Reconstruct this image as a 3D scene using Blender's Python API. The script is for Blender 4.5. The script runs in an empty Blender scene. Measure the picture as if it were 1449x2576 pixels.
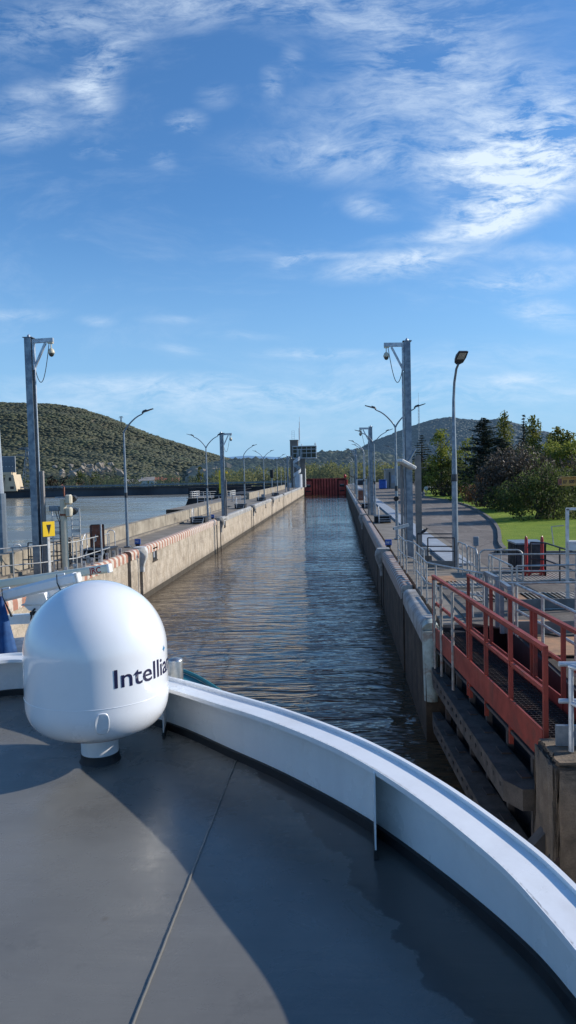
import bpy, math, random
import numpy as np
from mathutils import Vector, Matrix
random.seed(7); rng = np.random.default_rng(11)
sc = bpy.context.scene
COL = sc.collection
PI = math.pi

# ------------------------------------------------------------------ camera
F = 1861.; PITCH = 2.943; ROLL = 1.368; YAW = 4.02; EYE = 6.1
_p, _r, _y = map(math.radians, (PITCH, ROLL, YAW))
fwd = Vector((-math.sin(_y)*math.cos(_p), math.cos(_y)*math.cos(_p), -math.sin(_p)))
r0 = Vector((math.cos(_y), math.sin(_y), 0)); u0 = r0.cross(fwd)
RT = math.cos(_r)*r0 - math.sin(_r)*u0
UP = math.sin(_r)*r0 + math.cos(_r)*u0
def ray(u, v): return fwd + RT*((u-724.5)/F) - UP*((v-1288)/F)
def G(u, v, z):                       # survey point: on the level plane z
    d = ray(u, v); t = (z-EYE)/d.z; return Vector((d.x*t, d.y*t, z))
def AY(u, v, y):                      # survey point: on the vertical plane y
    d = ray(u, v); t = y/d.y; return Vector((d.x*t, y, EYE+d.z*t))
cam = bpy.data.cameras.new('camera'); co = bpy.data.objects.new('camera', cam); COL.objects.link(co)
cam.sensor_fit = 'VERTICAL'; cam.sensor_height = 36; cam.lens = 36*F/2576
cam.clip_start = .1; cam.clip_end = 30000
co.matrix_world = Matrix(((RT.x, UP.x, -fwd.x, 0), (RT.y, UP.y, -fwd.y, 0), (RT.z, UP.z, -fwd.z, EYE), (0, 0, 0, 1)))
sc.camera = co

# ------------------------------------------------------------------ materials
def srgb(h):
    h = h.lstrip('#'); c = [int(h[i:i+2], 16)/255 for i in (0, 2, 4)]
    return tuple(x/12.92 if x < .04045 else ((x+.055)/1.055)**2.4 for x in c)
class NT:
    def __init__(s, m):
        m.use_nodes = True; s.t = m.node_tree; s.t.nodes.clear()
    def n(s, ty, **kw):
        nd = s.t.nodes.new(ty)
        for k, v in kw.items():
            if k.startswith('i_'):
                key = k[2:]
                nd.inputs[int(key) if key.isdigit() else key.replace('_', ' ')].default_value = v
            else: setattr(nd, k, v)
        return nd
    def l(s, a, b): s.t.links.new(a, b)
    def val(s, x, inp):
        if hasattr(x, 'is_linked') or hasattr(x, 'links'): s.l(x, inp)
        else: inp.default_value = x
    def math(s, op, a, b=None, clamp=False):
        nd = s.n('ShaderNodeMath', operation=op, use_clamp=clamp); s.val(a, nd.inputs[0])
        if b is not None: s.val(b, nd.inputs[1])
        return nd.outputs[0]
    def mix(s, f, a, b, blend='MIX'):
        nd = s.n('ShaderNodeMix', data_type='RGBA', blend_type=blend); s.val(f, nd.inputs[0])
        for x, i in ((a, 6), (b, 7)):
            if isinstance(x, tuple): nd.inputs[i].default_value = (*x[:3], 1)
            else: s.l(x, nd.inputs[i])
        return nd.outputs[2]
    def noise(s, vec, scale, detail=4, rough=.55, dist=0):
        nd = s.n('ShaderNodeTexNoise'); s.l(vec, nd.inputs['Vector']); nd.inputs['Scale'].default_value = scale
        nd.inputs['Detail'].default_value = detail; nd.inputs['Roughness'].default_value = rough; nd.inputs['Distortion'].default_value = dist
        return nd.outputs['Fac']
    def map(s, vec, scale=(1, 1, 1), rot=(0, 0, 0), loc=(0, 0, 0)):
        nd = s.n('ShaderNodeMapping'); s.l(vec, nd.inputs[0]); nd.inputs['Scale'].default_value = scale
        nd.inputs['Rotation'].default_value = rot; nd.inputs['Location'].default_value = loc
        return nd.outputs[0]
    def rng(s, x, a, b, c=0., d=1., smooth=True):
        nd = s.n('ShaderNodeMapRange', interpolation_type='SMOOTHSTEP' if smooth else 'LINEAR'); s.l(x, nd.inputs[0])
        for i, k in enumerate((a, b, c, d)): nd.inputs[i+1].default_value = k
        return nd.outputs[0]
MATS = {}
def mat(name, c1, c2=None, scale=3., rough=.6, metal=0., bump=0., stain=None, stain_amt=.5, streak=0., fine=0., coord='Object', haze=0., hazecol=(.25, .42, .68), coat=0., bscale=None, spec=.5, joints=None):
    """painted / mineral surface: two-tone noise, optional stain patches, vertical run marks, grain"""
    if name in MATS: return MATS[name]
    m = bpy.data.materials.new(name); t = NT(m); MATS[name] = m
    tc = t.n('ShaderNodeTexCoord').outputs[coord]
    if isinstance(c1, str): c1 = srgb(c1)
    if c2 is None: c2 = tuple(x*.8 for x in c1)
    if isinstance(c2, str): c2 = srgb(c2)
    n1 = t.noise(tc, scale, 6, .6)
    col = t.mix(t.rng(n1, .35, .65), c1, c2)
    if stain:
        if isinstance(stain, str): stain = srgb(stain)
        n2 = t.noise(t.map(tc, loc=(7, 3, 1)), scale*.6, 8, .7, .6)
        col = t.mix(t.rng(n2, .5, .68, 0, stain_amt), col, stain)
    if streak:
        n3 = t.noise(t.map(tc, scale=(1, 1, .07)), scale*2.2, 6, .65)
        col = t.mix(t.rng(n3, .45, .75, 0, streak), col, tuple(x*.35 for x in c1))
    if joints:
        spj = t.n('ShaderNodeSeparateXYZ'); t.l(tc, spj.inputs[0]); wob = t.math('MULTIPLY', t.noise(tc, 2, 3), .05)
        for ax, L, wd, am in joints:
            fr = t.math('FRACT', t.math('DIVIDE', t.math('ADD', spj.outputs[ax], wob), L))
            col = t.mix(t.rng(fr, 0, wd, am, 0), col, tuple(x*.3 for x in c1))
        n5 = t.noise(t.map(tc, scale=(1, 1, 1.6)), scale*7, 5, .75)
        col = t.mix(t.rng(n5, .5, .62, 0, .55), col, tuple(x*.42 for x in c1))
        n6 = t.noise(t.map(tc, scale=(1, 1, .5), loc=(5, 5, 5)), scale*5, 4, .7)
        col = t.mix(t.rng(n6, .56, .66, 0, .5), col, tuple(min(1, x*1.45) for x in c1))
        tide = t.rng(t.math('ADD', spj.outputs[2], t.math('MULTIPLY', t.noise(t.map(tc, scale=(1, 1, .2)), 1.4, 5, .7), .9)), .5, 1.15, .75, 0)
        col = t.mix(tide, col, tuple(x*.28 for x in c1))
    if fine:
        n4 = t.noise(tc, scale*14, 3, .7)
        col = t.mix(t.rng(n4, .3, .7, 0, fine), col, tuple(x*.5 for x in c1))
    b = t.n('ShaderNodeBsdfPrincipled'); t.l(col, b.inputs['Base Color'])
    rr = t.rng(n1, .3, .7, max(rough-.08, .02), min(rough+.1, 1)); t.l(rr, b.inputs['Roughness'])
    b.inputs['Metallic'].default_value = metal; b.inputs['Coat Weight'].default_value = coat; b.inputs['Coat Roughness'].default_value = .08
    b.inputs['Specular IOR Level'].default_value = spec
    if bump:
        bn = t.n('ShaderNodeBump', i_Strength=min(1, bump*1.0), i_Distance=.02*max(1, bump)); t.l(t.noise(tc, bscale or scale*6, 6, .65), bn.inputs['Height'])
        t.l(bn.outputs[0], b.inputs['Normal'])
    out = t.n('ShaderNodeOutputMaterial')
    if haze:
        e = t.n('ShaderNodeEmission'); e.inputs[0].default_value = (*hazecol, 1); e.inputs[1].default_value = 1.  # distance haze painted in: even bluish glow mixed over the surface
        mx = t.n('ShaderNodeMixShader'); mx.inputs[0].default_value = haze; t.l(b.outputs[0], mx.inputs[1]); t.l(e.outputs[0], mx.inputs[2]); t.l(mx.outputs[0], out.inputs[0])
    else: t.l(b.outputs[0], out.inputs[0])
    return m
def leafmat(name, ca, cb, cc=None, haze=0., trans=.35, clump=.5, hazecol=(.25, .42, .68)):
    if name in MATS: return MATS[name]
    m = bpy.data.materials.new(name); t = NT(m); MATS[name] = m
    if isinstance(ca, str): ca, cb = srgb(ca), srgb(cb)
    cc = srgb(cc) if isinstance(cc, str) else (cc or ca)
    geo = t.n('ShaderNodeNewGeometry'); tc = t.n('ShaderNodeTexCoord').outputs['Object']
    col = t.mix(geo.outputs['Random Per Island'], ca, cb)
    n = t.noise(tc, clump, 3)
    col = t.mix(t.rng(n, .5, .72), col, cc)
    n2 = t.noise(t.map(tc, loc=(3, 9, 2)), clump*1.7, 3)
    col = t.mix(t.rng(n2, .4, .62, .55, 0), col, tuple(x*.3 for x in ca))
    d = t.n('ShaderNodeBsdfPrincipled'); t.l(col, d.inputs['Base Color']); d.inputs['Roughness'].default_value = .6; d.inputs['Specular IOR Level'].default_value = .25
    tr = t.n('ShaderNodeBsdfTranslucent'); t.l(col, tr.inputs[0])
    mx = t.n('ShaderNodeMixShader'); mx.inputs[0].default_value = trans; t.l(d.outputs[0], mx.inputs[1]); t.l(tr.outputs[0], mx.inputs[2])
    o = mx.outputs[0]
    if haze:
        e = t.n('ShaderNodeEmission'); e.inputs[0].default_value = (*hazecol, 1)  # same painted distance haze, laid over foliage as a bluish glow
        m2 = t.n('ShaderNodeMixShader'); m2.inputs[0].default_value = haze; t.l(o, m2.inputs[1]); t.l(e.outputs[0], m2.inputs[2]); o = m2.outputs[0]
    out = t.n('ShaderNodeOutputMaterial'); t.l(o, out.inputs[0])
    return m

# ------------------------------------------------------------------ mesh builder
class MB:
    def __init__(s): s.v = []; s.f = []; s.smooth = []
    def add(s, vs, fs, sm=False):
        o = len(s.v); s.v += [tuple(v) for v in vs]; s.f += [tuple(i+o for i in f) for f in fs]; s.smooth += [sm]*len(fs); return s
    def box(s, c, d, rz=0., bev=0., M=None):
        x, y, z = (k/2 for k in d)
        if bev:
            b = min(bev, x*.45, y*.45, z*.45)
            vs = []; idx = {}
            for sx in (-1, 1):
                for sy in (-1, 1):
                    for sz in (-1, 1):
                        for ax in range(3):
                            p = [sx*(x-b), sy*(y-b), sz*(z-b)]; p[ax] = (sx*x, sy*y, sz*z)[ax]
                            idx[(sx, sy, sz, ax)] = len(vs); vs.append(Vector(p))
            fs = []
            for ax in range(3):
                o1, o2 = [a for a in range(3) if a != ax]
                for sg in (-1, 1):
                    q = []
                    for a, b_ in ((-1, -1), (1, -1), (1, 1), (-1, 1)):
                        k = [0, 0, 0]; k[ax] = sg; k[o1] = a; k[o2] = b_; q.append(idx[(*k, ax)])
                    fs.append(q)
            for ax in range(3):
                o1, o2 = [a for a in range(3) if a != ax]
                for a in (-1, 1):
                    for b_ in (-1, 1):
                        k1 = [0, 0, 0]; k2 = [0, 0, 0]; k1[ax] = -1; k2[ax] = 1
                        for k in (k1, k2): k[o1] = a; k[o2] = b_
                        fs.append([idx[(*k1, o1)], idx[(*k2, o1)], idx[(*k2, o2)], idx[(*k1, o2)]])
            for sx in (-1, 1):
                for sy in (-1, 1):
                    for sz in (-1, 1): fs.append([idx[(sx, sy, sz, a)] for a in range(3)])
        else:
            vs = [Vector((i*x, j*y, k*z)) for i in (-1, 1) for j in (-1, 1) for k in (-1, 1)]
            fs = [(0, 1, 3, 2), (4, 6, 7, 5), (0, 4, 5, 1), (2, 3, 7, 6), (0, 2, 6, 4), (1, 5, 7, 3)]
        if M is None: M = Matrix.Rotation(rz, 3, 'Z')
        return s.add([M @ v + Vector(c) for v in vs], fs)
    def tube(s, pts, r, n=8, caps=True, sm=True):
        pts = [Vector(p) for p in pts]; N = len(pts); rs = r if isinstance(r, (list, tuple)) else [r]*N
        vs = []; prev = None
        for i, p in enumerate(pts):
            d = (pts[min(i+1, N-1)]-pts[max(i-1, 0)]).normalized()
            if prev is None:
                a = Vector((0, 0, 1)) if abs(d.z) < .9 else Vector((1, 0, 0)); e1 = d.cross(a).normalized()
            else: e1 = (prev - d*prev.dot(d)).normalized()
            prev = e1; e2 = d.cross(e1)
            for k in range(n):
                t = 2*PI*(k+.5)/n; vs.append(p + (e1*math.cos(t)+e2*math.sin(t))*rs[i])
        fs = [(i*n+k, i*n+(k+1) % n, (i+1)*n+(k+1) % n, (i+1)*n+k) for i in range(N-1) for k in range(n)]
        s.add(vs, fs, sm)
        if caps: s.add(vs[:n], [tuple(range(n))[::-1]]); s.add(vs[-n:], [tuple(range(n))])
        return s
    def bar(s, a, b, w, h):           # rectangular bar from a to b, w sideways, h upright
        a, b = Vector(a), Vector(b); d = (b-a).normalized(); side = d.cross(Vector((0, 0, 1)))
        side = side.normalized() if side.length > 1e-3 else Vector((1, 0, 0)); up = side.cross(d)
        vs = [p+side*(i*w/2)+up*(j*h/2) for p in (a, b) for i, j in ((-1, -1), (1, -1), (1, 1), (-1, 1))]
        return s.add(vs, [(0, 3, 2, 1), (4, 5, 6, 7), (0, 1, 5, 4), (1, 2, 6, 5), (2, 3, 7, 6), (3, 0, 4, 7)])
    def lathe(s, prof, c, n=48, sm=True, M=None):
        vs = []
        for r, z in prof:
            for k in range(n):
                t = 2*PI*k/n; v = Vector((r*math.cos(t), r*math.sin(t), z)); vs.append((M @ v if M else v)+Vector(c))
        fs = [(i*n+k, i*n+(k+1) % n, (i+1)*n+(k+1) % n, (i+1)*n+k) for i in range(len(prof)-1) for k in range(n)]
        s.add(vs, fs, sm)
        if prof[0][0] > 1e-4: s.add(vs[:n], [tuple(range(n))[::-1]])
        if prof[-1][0] > 1e-4: s.add(vs[-n:], [tuple(range(n))])
        return s
    def prism(s, poly, z0, z1):       # poly counter-clockwise in plan
        n = len(poly); vs = [(x, y, z0) for x, y in poly]+[(x, y, z1) for x, y in poly]
        return s.add(vs, [tuple(range(n))[::-1], tuple(range(n, 2*n))]+[(i, (i+1) % n, n+(i+1) % n, n+i) for i in range(n)])
    def build(s, name, m, parent=None, loc=(0, 0, 0)):
        me = bpy.data.meshes.new(name); me.from_pydata(s.v, [], s.f); me.materials.append(m)
        me.polygons.foreach_set('use_smooth', s.smooth); me.update()
        o = bpy.data.objects.new(name, me); COL.objects.link(o); o.location = loc
        if parent is not None: o.parent = parent
        return o
def tag(o, label, cat, group=None):
    o['label'] = label; o['category'] = cat
    if group: o['group'] = group
    return o
def thing(name, label, cat, loc=(0, 0, 0), rz=0., group=None):
    o = bpy.data.objects.new(name, None); COL.objects.link(o); o.location = loc; o.rotation_euler = (0, 0, rz)
    o.empty_display_size = .2
    return tag(o, label, cat, group)
def struct(o): o['kind'] = 'structure'; return o
def dup(root, loc, rz, label):
    r = root.copy(); COL.objects.link(r); r.location = loc; r.rotation_euler = (0, 0, rz); r['label'] = label
    for ch in list(root.children):
        c = ch.copy(); COL.objects.link(c); c.parent = r
        for g in ch.children: d = g.copy(); COL.objects.link(d); d.parent = c
    return r
def letters(txt, size, m, name, parent, place, bold=.0, shear=0., sub=0):
    """lettering: outline text turned into a mesh whose points go through place(x, y) -> Vector"""
    cu = bpy.data.curves.new('lettering', 'FONT'); cu.body = txt; cu.size = size; cu.offset = bold; cu.shear = shear; cu.resolution_u = 3
    ob = bpy.data.objects.new('lettering', cu); COL.objects.link(ob)
    dg = bpy.context.evaluated_depsgraph_get(); dg.update()
    me = bpy.data.meshes.new_from_object(ob.evaluated_get(dg)); bpy.data.objects.remove(ob)
    import bmesh
    if sub:
        bm = bmesh.new(); bm.from_mesh(me)
        for cut in np.arange(0, size*len(txt), sub):
            bmesh.ops.bisect_plane(bm, geom=bm.verts[:]+bm.edges[:]+bm.faces[:], plane_co=(cut, 0, 0), plane_no=(1, 0, 0))
        bm.to_mesh(me); bm.free()
    for v in me.vertices: v.co = place(v.co.x, v.co.y)
    me.materials.clear(); me.materials.append(m); me.update()
    o = bpy.data.objects.new(name, me); COL.objects.link(o)
    if parent is not None: o.parent = parent
    return o
def catmull(P, k=10):
    P = [Vector(p) for p in P]; out = []
    for i in range(len(P)-1):
        a, b, c, d = P[max(i-1, 0)], P[i], P[i+1], P[min(i+2, len(P)-1)]
        for j in range(k):
            t = j/k; out.append(.5*((2*b)+(c-a)*t+(2*a-5*b+4*c-d)*t*t+(3*b-a-3*c+d)*t**3))
    out.append(P[-1]); return out

# ------------------------------------------------------------------ palette
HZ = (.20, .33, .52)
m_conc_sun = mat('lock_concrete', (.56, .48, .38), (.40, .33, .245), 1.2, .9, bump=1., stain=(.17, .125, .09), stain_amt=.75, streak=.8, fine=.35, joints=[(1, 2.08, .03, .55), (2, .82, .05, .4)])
m_conc_dark = mat('shade_toned_concrete', (.088, .064, .044), (.042, .031, .022), 1.1, .9, bump=1.1, stain=(.035, .032, .026), stain_amt=.7, streak=.8, fine=.4, joints=[(1, 2.6, .03, .5), (2, .9, .05, .3)])  # shaded copy of the lock concrete: the right wall's shade is in its colour
m_conc_top = mat('quay_concrete', (.27, .235, .19), (.19, .165, .135), .8, .92, bump=.4, stain=(.10, .085, .065), stain_amt=.6, fine=.4)
m_parapet = mat('parapet_concrete', (.40, .35, .27), (.26, .22, .17), 1.0, .92, bump=.8, stain=(.12, .10, .075), stain_amt=.8, streak=.5, fine=.45)
m_farconc = mat('dark_dam_concrete', (.075, .085, .10), (.045, .05, .06), .05, .9, stain=(.12, .125, .13), stain_amt=.5, streak=.5)
m_farblack = mat('wet_black_concrete', (.03, .03, .035), (.018, .018, .02), .4, .85, streak=.4)
m_galv = mat('galvanised_steel', (.27, .31, .35), (.17, .21, .255), 5, .45, metal=.55, fine=.25)
m_galv_l = mat('light_galvanised_steel', (.52, .55, .58), (.38, .41, .45), 6, .42, metal=.5)
m_rail = mat('railing_steel', (.48, .49, .48), (.33, .33, .32), 8, .5, metal=.45, stain=(.25, .15, .09), stain_amt=.35)
m_darksteel = mat('dark_steel', (.055, .06, .07), (.03, .035, .04), 4, .55, metal=.4)
m_lamp = mat('lamp_head_grey', (.035, .04, .05), (.03, .03, .035), 4, .5)
m_lens = mat('lamp_lens', (.45, .43, .36), (.35, .33, .28), 8, .3)
m_white = mat('ship_white', (.84, .84, .83), (.79, .79, .79), 1.5, .30, coat=.3, fine=.05, stain=(.50, .45, .38), stain_amt=.22, streak=.10)
m_dome = mat('radome_gelcoat', (.82, .83, .84), (.80, .81, .83), .8, .22, coat=.85, streak=.05, stain=(.62, .61, .58), stain_amt=.15)
m_white_rough = mat('white_paint', (.68, .68, .66), (.55, .54, .50), 6, .55, stain=(.32, .22, .14), stain_amt=.5)
m_cream = mat('cream_plastic', (.62, .56, .42), (.52, .47, .36), 5, .5)
m_red = mat('red_gate_paint', (.33, .046, .028), (.22, .034, .022), 2.5, .6, stain=(.09, .035, .024), stain_amt=.8, fine=.35, streak=.45)
m_redfar = mat('red_gate_paint_far', (.50, .075, .055), (.32, .05, .04), .6, .6, stain=(.09, .02, .015), stain_amt=.6, streak=.5)
m_redbright = mat('red_gloss_paint', (.42, .02, .02), (.3, .015, .015), 5, .3)
m_black = mat('black_rubber', (.012, .012, .014), (.02, .02, .022), 5, .6)
m_timber = mat('grey_timber', (.105, .092, .082), (.055, .050, .047), 3, .85, bump=.6, stain=(.03, .027, .025), stain_amt=.6, fine=.5)
m_rust = mat('rusty_sheet', (.30, .10, .055), (.20, .07, .04), 5, .8, stain=(.4, .36, .32), stain_amt=.6)
m_yellow = mat('yellow_paint', (.85, .56, .01), (.78, .50, .01), 3, .45)
m_orange = mat('yellow_orange_beam', (.60, .33, .08), (.5, .27, .06), 3, .5)
m_teal = mat('teal_paint', (.01, .19, .19), (.008, .15, .155), 1, .35)
m_plate = mat('rusty_cover_plate', (.50, .27, .14), (.36, .22, .13), 2.5, .8, stain=(.12, .09, .07), stain_amt=.6, fine=.4)
m_plateg = mat('steel_cover_plate', (.48, .42, .34), (.34, .29, .24), 2.5, .75, stain=(.14, .11, .08), stain_amt=.5, fine=.4)
m_strip = mat('duct_cover_concrete', (.36, .40, .44), (.28, .31, .35), 1.5, .8, fine=.2)
m_bark = mat('bark', (.09, .075, .06), (.05, .04, .03), 6, .9, bump=.6)
m_blue = mat('blue_paint', (.02, .10, .40), (.015, .07, .3), 4, .5)
m_ink = mat('navy_lettering', (.012, .012, .05), (.012, .012, .05), 1, .35)
m_inkred = mat('red_lettering', (.36, .02, .02), (.33, .02, .02), 4, .4)
m_inkblack = mat('black_lettering', (.01, .01, .012), (.01, .01, .012), 4, .5)
m_star = mat('blue_star', (.01, .22, .45), (.01, .2, .42), 4, .4)
m_glassdark = mat('tinted_window', (.03, .045, .055), (.05, .06, .05), .8, .08, spec=.8)
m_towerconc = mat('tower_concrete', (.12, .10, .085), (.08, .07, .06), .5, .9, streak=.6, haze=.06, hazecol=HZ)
m_towerglass = mat('tower_glass', (.035, .04, .03), (.06, .055, .03), .6, .35, spec=.3)
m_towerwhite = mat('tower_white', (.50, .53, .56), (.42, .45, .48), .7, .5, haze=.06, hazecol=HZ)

def stripes(name, ca, cb, L, axis, wear=.5):
    m = bpy.data.materials.new(name); t = NT(m)
    tc = t.n('ShaderNodeTexCoord').outputs['Object']; sp = t.n('ShaderNodeSeparateXYZ'); t.l(tc, sp.inputs[0])
    w = t.noise(tc, 3, 4)
    v = t.math('FRACT', t.math('DIVIDE', t.math('ADD', sp.outputs[axis], t.math('MULTIPLY', w, .12)), L))
    f = t.rng(v, .47, .53)
    c = t.mix(f, ca, cb)
    n = t.noise(tc, 6, 8, .7)
    c = t.mix(t.rng(n, .5, .66, 0, wear), c, (.20, .16, .13))
    b = t.n('ShaderNodeBsdfPrincipled', i_Roughness=.75); t.l(c, b.inputs['Base Color'])
    o = t.n('ShaderNodeOutputMaterial'); t.l(b.outputs[0], o.inputs[0]); return m
m_coprw = stripes('red_white_coping', (.56, .49, .41), (.38, .17, .11), .62, 1, .75)
m_copfade = stripes('faded_coping', (.52, .47, .41), (.42, .27, .21), .62, 1, .8)
m_copworn = stripes('worn_coping', (.42, .39, .35), (.25, .15, .12), .5, 1, .7)
m_coppale = mat('pale_coping', (.40, .40, .39), (.24, .23, .215), 2.5, .7, stain=(.14, .12, .10), stain_amt=.75)

def deckmat():
    m = bpy.data.materials.new('grey_deck_paint'); t = NT(m)
    tc = t.n('ShaderNodeTexCoord').outputs['Object']
    n1 = t.noise(tc, .9, 5, .6); n2 = t.noise(t.map(tc, loc=(4, 2, 0)), 2.3, 8, .7, .5); n3 = t.noise(tc, 55, 2)
    c = t.mix(t.rng(n1, .3, .7), (.180, .173, .155), (.145, .140, .127))
    c = t.mix(t.rng(n2, .55, .75, 0, .45), c, (.20, .195, .178))
    n4 = t.noise(t.map(tc, loc=(1, 5, 0)), 7, 6, .75)
    c = t.mix(t.rng(n4, .68, .75, 0, .6), c, (.33, .31, .27))
    vo = t.n('ShaderNodeTexVoronoi', feature='F1'); t.l(tc, vo.inputs[0]); vo.inputs['Scale'].default_value = 3.2
    c = t.mix(t.rng(vo.outputs['Distance'], .010, .022, .9, 0), c, (.55, .54, .48))
    v2 = t.n('ShaderNodeTexVoronoi', feature='F1'); t.l(t.map(tc, loc=(3, 1, 0), scale=(1, 1, 1)), v2.inputs[0]); v2.inputs['Scale'].default_value = 1.7
    c = t.mix(t.rng(v2.outputs['Distance'], .01, .07, .5, 0), c, (.12, .085, .05))
    sc_ = t.noise(t.map(tc, scale=(1.5, 14, 1), rot=(0, 0, .3)), 2.4, 4, .7); c = t.mix(t.rng(sc_, .70, .78, 0, .35), c, (.27, .26, .24))
    sc3 = t.noise(t.map(tc, loc=(9, 9, 0)), 1.1, 7, .75, .8); c = t.mix(t.rng(sc3, .56, .64, 0, .30), c, (.10, .098, .09))
    # damp, darker margin along the foot of the bulwark on the starboard side
    sp = t.n('ShaderNodeSeparateXYZ'); t.l(tc, sp.inputs[0])
    edge = t.math('ADD', t.math('ADD', t.math('MULTIPLY', sp.outputs[0], .98), t.math('MULTIPLY', sp.outputs[1], .42)), t.math('MULTIPLY', t.noise(tc, 1.6, 6, .6), .75))
    wet = t.rng(edge, 2.42, 2.46)
    c = t.mix(t.math('MULTIPLY', wet, .6), c, (.05, .05, .05))
    b = t.n('ShaderNodeBsdfPrincipled'); t.l(c, b.inputs['Base Color'])
    r = t.rng(n2, .3, .7, .22, .36); r = t.math('SUBTRACT', r, t.math('MULTIPLY', wet, .08)); t.l(r, b.inputs['Roughness'])
    b.inputs['Specular IOR Level'].default_value = .36
    hh = t.math('ADD', t.math('MULTIPLY', t.noise(t.map(tc, scale=(.6, 5, 1)), 1.3, 3), 1.0), t.math('MULTIPLY', n3, .05))
    bn = t.n('ShaderNodeBump', i_Strength=.35, i_Distance=.012); t.l(hh, bn.inputs['Height']); t.l(bn.outputs[0], b.inputs['Normal'])
    o = t.n('ShaderNodeOutputMaterial'); t.l(b.outputs[0], o.inputs[0]); return m
m_deck = deckmat()

def watermat(name, mud, s1, s2, strength, rough, patch=False, calm=False):
    m = bpy.data.materials.new(name); t = NT(m)
    tc = t.n('ShaderNodeTexCoord').outputs['Object']
    b = t.n('ShaderNodeBsdfPrincipled'); b.inputs['IOR'].default_value = 1.33
    a = t.noise(t.map(tc, scale=(.26, 1.0, 1), rot=(0, 0, .05)), s1, 3, .5, .6)
    a = t.math('SUBTRACT', 1., t.math('MULTIPLY', t.math('ABSOLUTE', t.math('SUBTRACT', a, .5)), 3.2)); a = t.math('MULTIPLY', a, .62)
    c = t.noise(t.map(tc, scale=(.30, 1.1, 1), rot=(0, 0, -.22)), s2, 2, .5, .4)
    w = t.noise(t.map(tc, scale=(1, 1, 1)), .09, 3)
    h = t.math('ADD', t.math('MULTIPLY', a, 1.0), t.math('MULTIPLY', c, .32))
    amp = t.rng(w, .35, .65, .55, 1.25)
    if calm:        # ripples pushed ahead of the bow die away up the lock
        sy_ = t.n('ShaderNodeSeparateXYZ'); t.l(tc, sy_.inputs[0]); amp = t.math('MULTIPLY', amp, t.rng(sy_.outputs[1], 22, 90, 1.15, .45))
    h = t.math('MULTIPLY', h, amp)
    bn = t.n('ShaderNodeBump', i_Strength=1., i_Distance=strength); t.l(h, bn.inputs['Height']); t.l(bn.outputs[0], b.inputs['Normal'])
    col = t.mix(t.rng(w, .3, .7), mud, tuple(x*.8 for x in mud))
    if patch:
        p = t.noise(t.map(tc, scale=(.5, 1, 1)), .05, 5, .6, 1.2); col = t.mix(t.rng(p, .48, .6), col, tuple(x*.55 for x in mud))
        t.l(t.rng(p, .45, .6, rough, rough+.18), b.inputs['Roughness'])
    else: b.inputs['Roughness'].default_value = rough
    t.l(col, b.inputs['Base Color'])
    o = t.n('ShaderNodeOutputMaterial'); t.l(b.outputs[0], o.inputs[0]); return m
m_lockwater = watermat('lock_water', (.095, .068, .042), 1.5, 3.8, .10, .015, calm=True)
m_river = watermat('river_water', (.30, .29, .24), 1.2, 4., .03, .12, True)

def groundmat(name, cols, scale, rough=.95, bump=.3, tex=None):
    m = bpy.data.materials.new(name); t = NT(m)
    tc = t.n('ShaderNodeTexCoord').outputs['Object']
    c = t.mix(t.rng(t.noise(tc, scale, 8, .65), .35, .65), cols[0], cols[1])
    c = t.mix(t.rng(t.noise(tc, scale*.17, 4, .6), .45, .62), c, cols[2])
    f = t.noise(tc, scale*18, 3, .7)
    c = t.mix(t.rng(f, .35, .7, 0, .6), c, tuple(x*.45 for x in cols[0]))
    if tex == 'road':
        v = t.noise(t.map(tc, scale=(.6, .12, 1), rot=(0, 0, .12)), 2.2, 5, .6, .5)
        c = t.mix(t.rng(v, .5, .68, 0, .5), c, (.30, .27, .24))
        cr = t.n('ShaderNodeTexVoronoi', feature='DISTANCE_TO_EDGE'); t.l(t.map(tc, scale=(.16, .12, 1)), cr.inputs[0])
        c = t.mix(t.rng(cr.outputs[0], .0, .012, .6, 0), c, (.05, .045, .04))
    b = t.n('ShaderNodeBsdfPrincipled', i_Roughness=rough); t.l(c, b.inputs['Base Color']); b.inputs['Specular IOR Level'].default_value = .2
    bn = t.n('ShaderNodeBump', i_Strength=bump, i_Distance=.05); t.l(f, bn.inputs['Height']); t.l(bn.outputs[0], b.inputs['Normal'])
    o = t.n('ShaderNodeOutputMaterial'); t.l(b.outputs[0], o.inputs[0]); return m
m_grass = groundmat('lawn_grass', ((.25, .33, .035), (.17, .26, .025), (.30, .36, .05)), 1.3, bump=1.)
m_road = groundmat('old_asphalt', ((.22, .19, .165), (.17, .148, .13), (.25, .215, .185)), 1.2, bump=.3, tex='road')
m_field = groundmat('valley_fields', ((.08, .105, .035), (.11, .125, .045), (.13, .12, .05)), .02, bump=0)
m_kerb = mat('kerb_stone', (.19, .17, .15), (.12, .11, .10), 3, .9, fine=.3)

# ------------------------------------------------------------------ sun + sky
SUN = Vector((1.95, .50, 1.0)).normalized()
el = math.asin(SUN.z); az = math.atan2(SUN.x, SUN.y)          # azimuth clockwise from +y
sl = bpy.data.lights.new('sun', 'SUN'); sl.energy = 5.0; sl.angle = math.radians(.53); sl.color = (1, .93, .83)
so = bpy.data.objects.new('sun', sl); COL.objects.link(so); so.rotation_euler = SUN.to_track_quat('Z', 'Y').to_euler(); so.location = (60, 40, 80)
w = bpy.data.worlds.new('World'); sc.world = w; t = NT(w)
sky = t.n('ShaderNodeTexSky', sky_type='NISHITA', sun_disc=False, sun_elevation=el, sun_rotation=az, altitude=150, air_density=1.1, dust_density=.35, ozone_density=2.4)
tc = t.n('ShaderNodeTexCoord').outputs['Generated']
sp = t.n('ShaderNodeSeparateXYZ'); t.l(tc, sp.inputs[0])
yy = t.math('MAXIMUM', sp.outputs[1], .08)
cx = t.math('DIVIDE', sp.outputs[0], yy); cz = t.math('DIVIDE', sp.outputs[2], yy)
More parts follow.
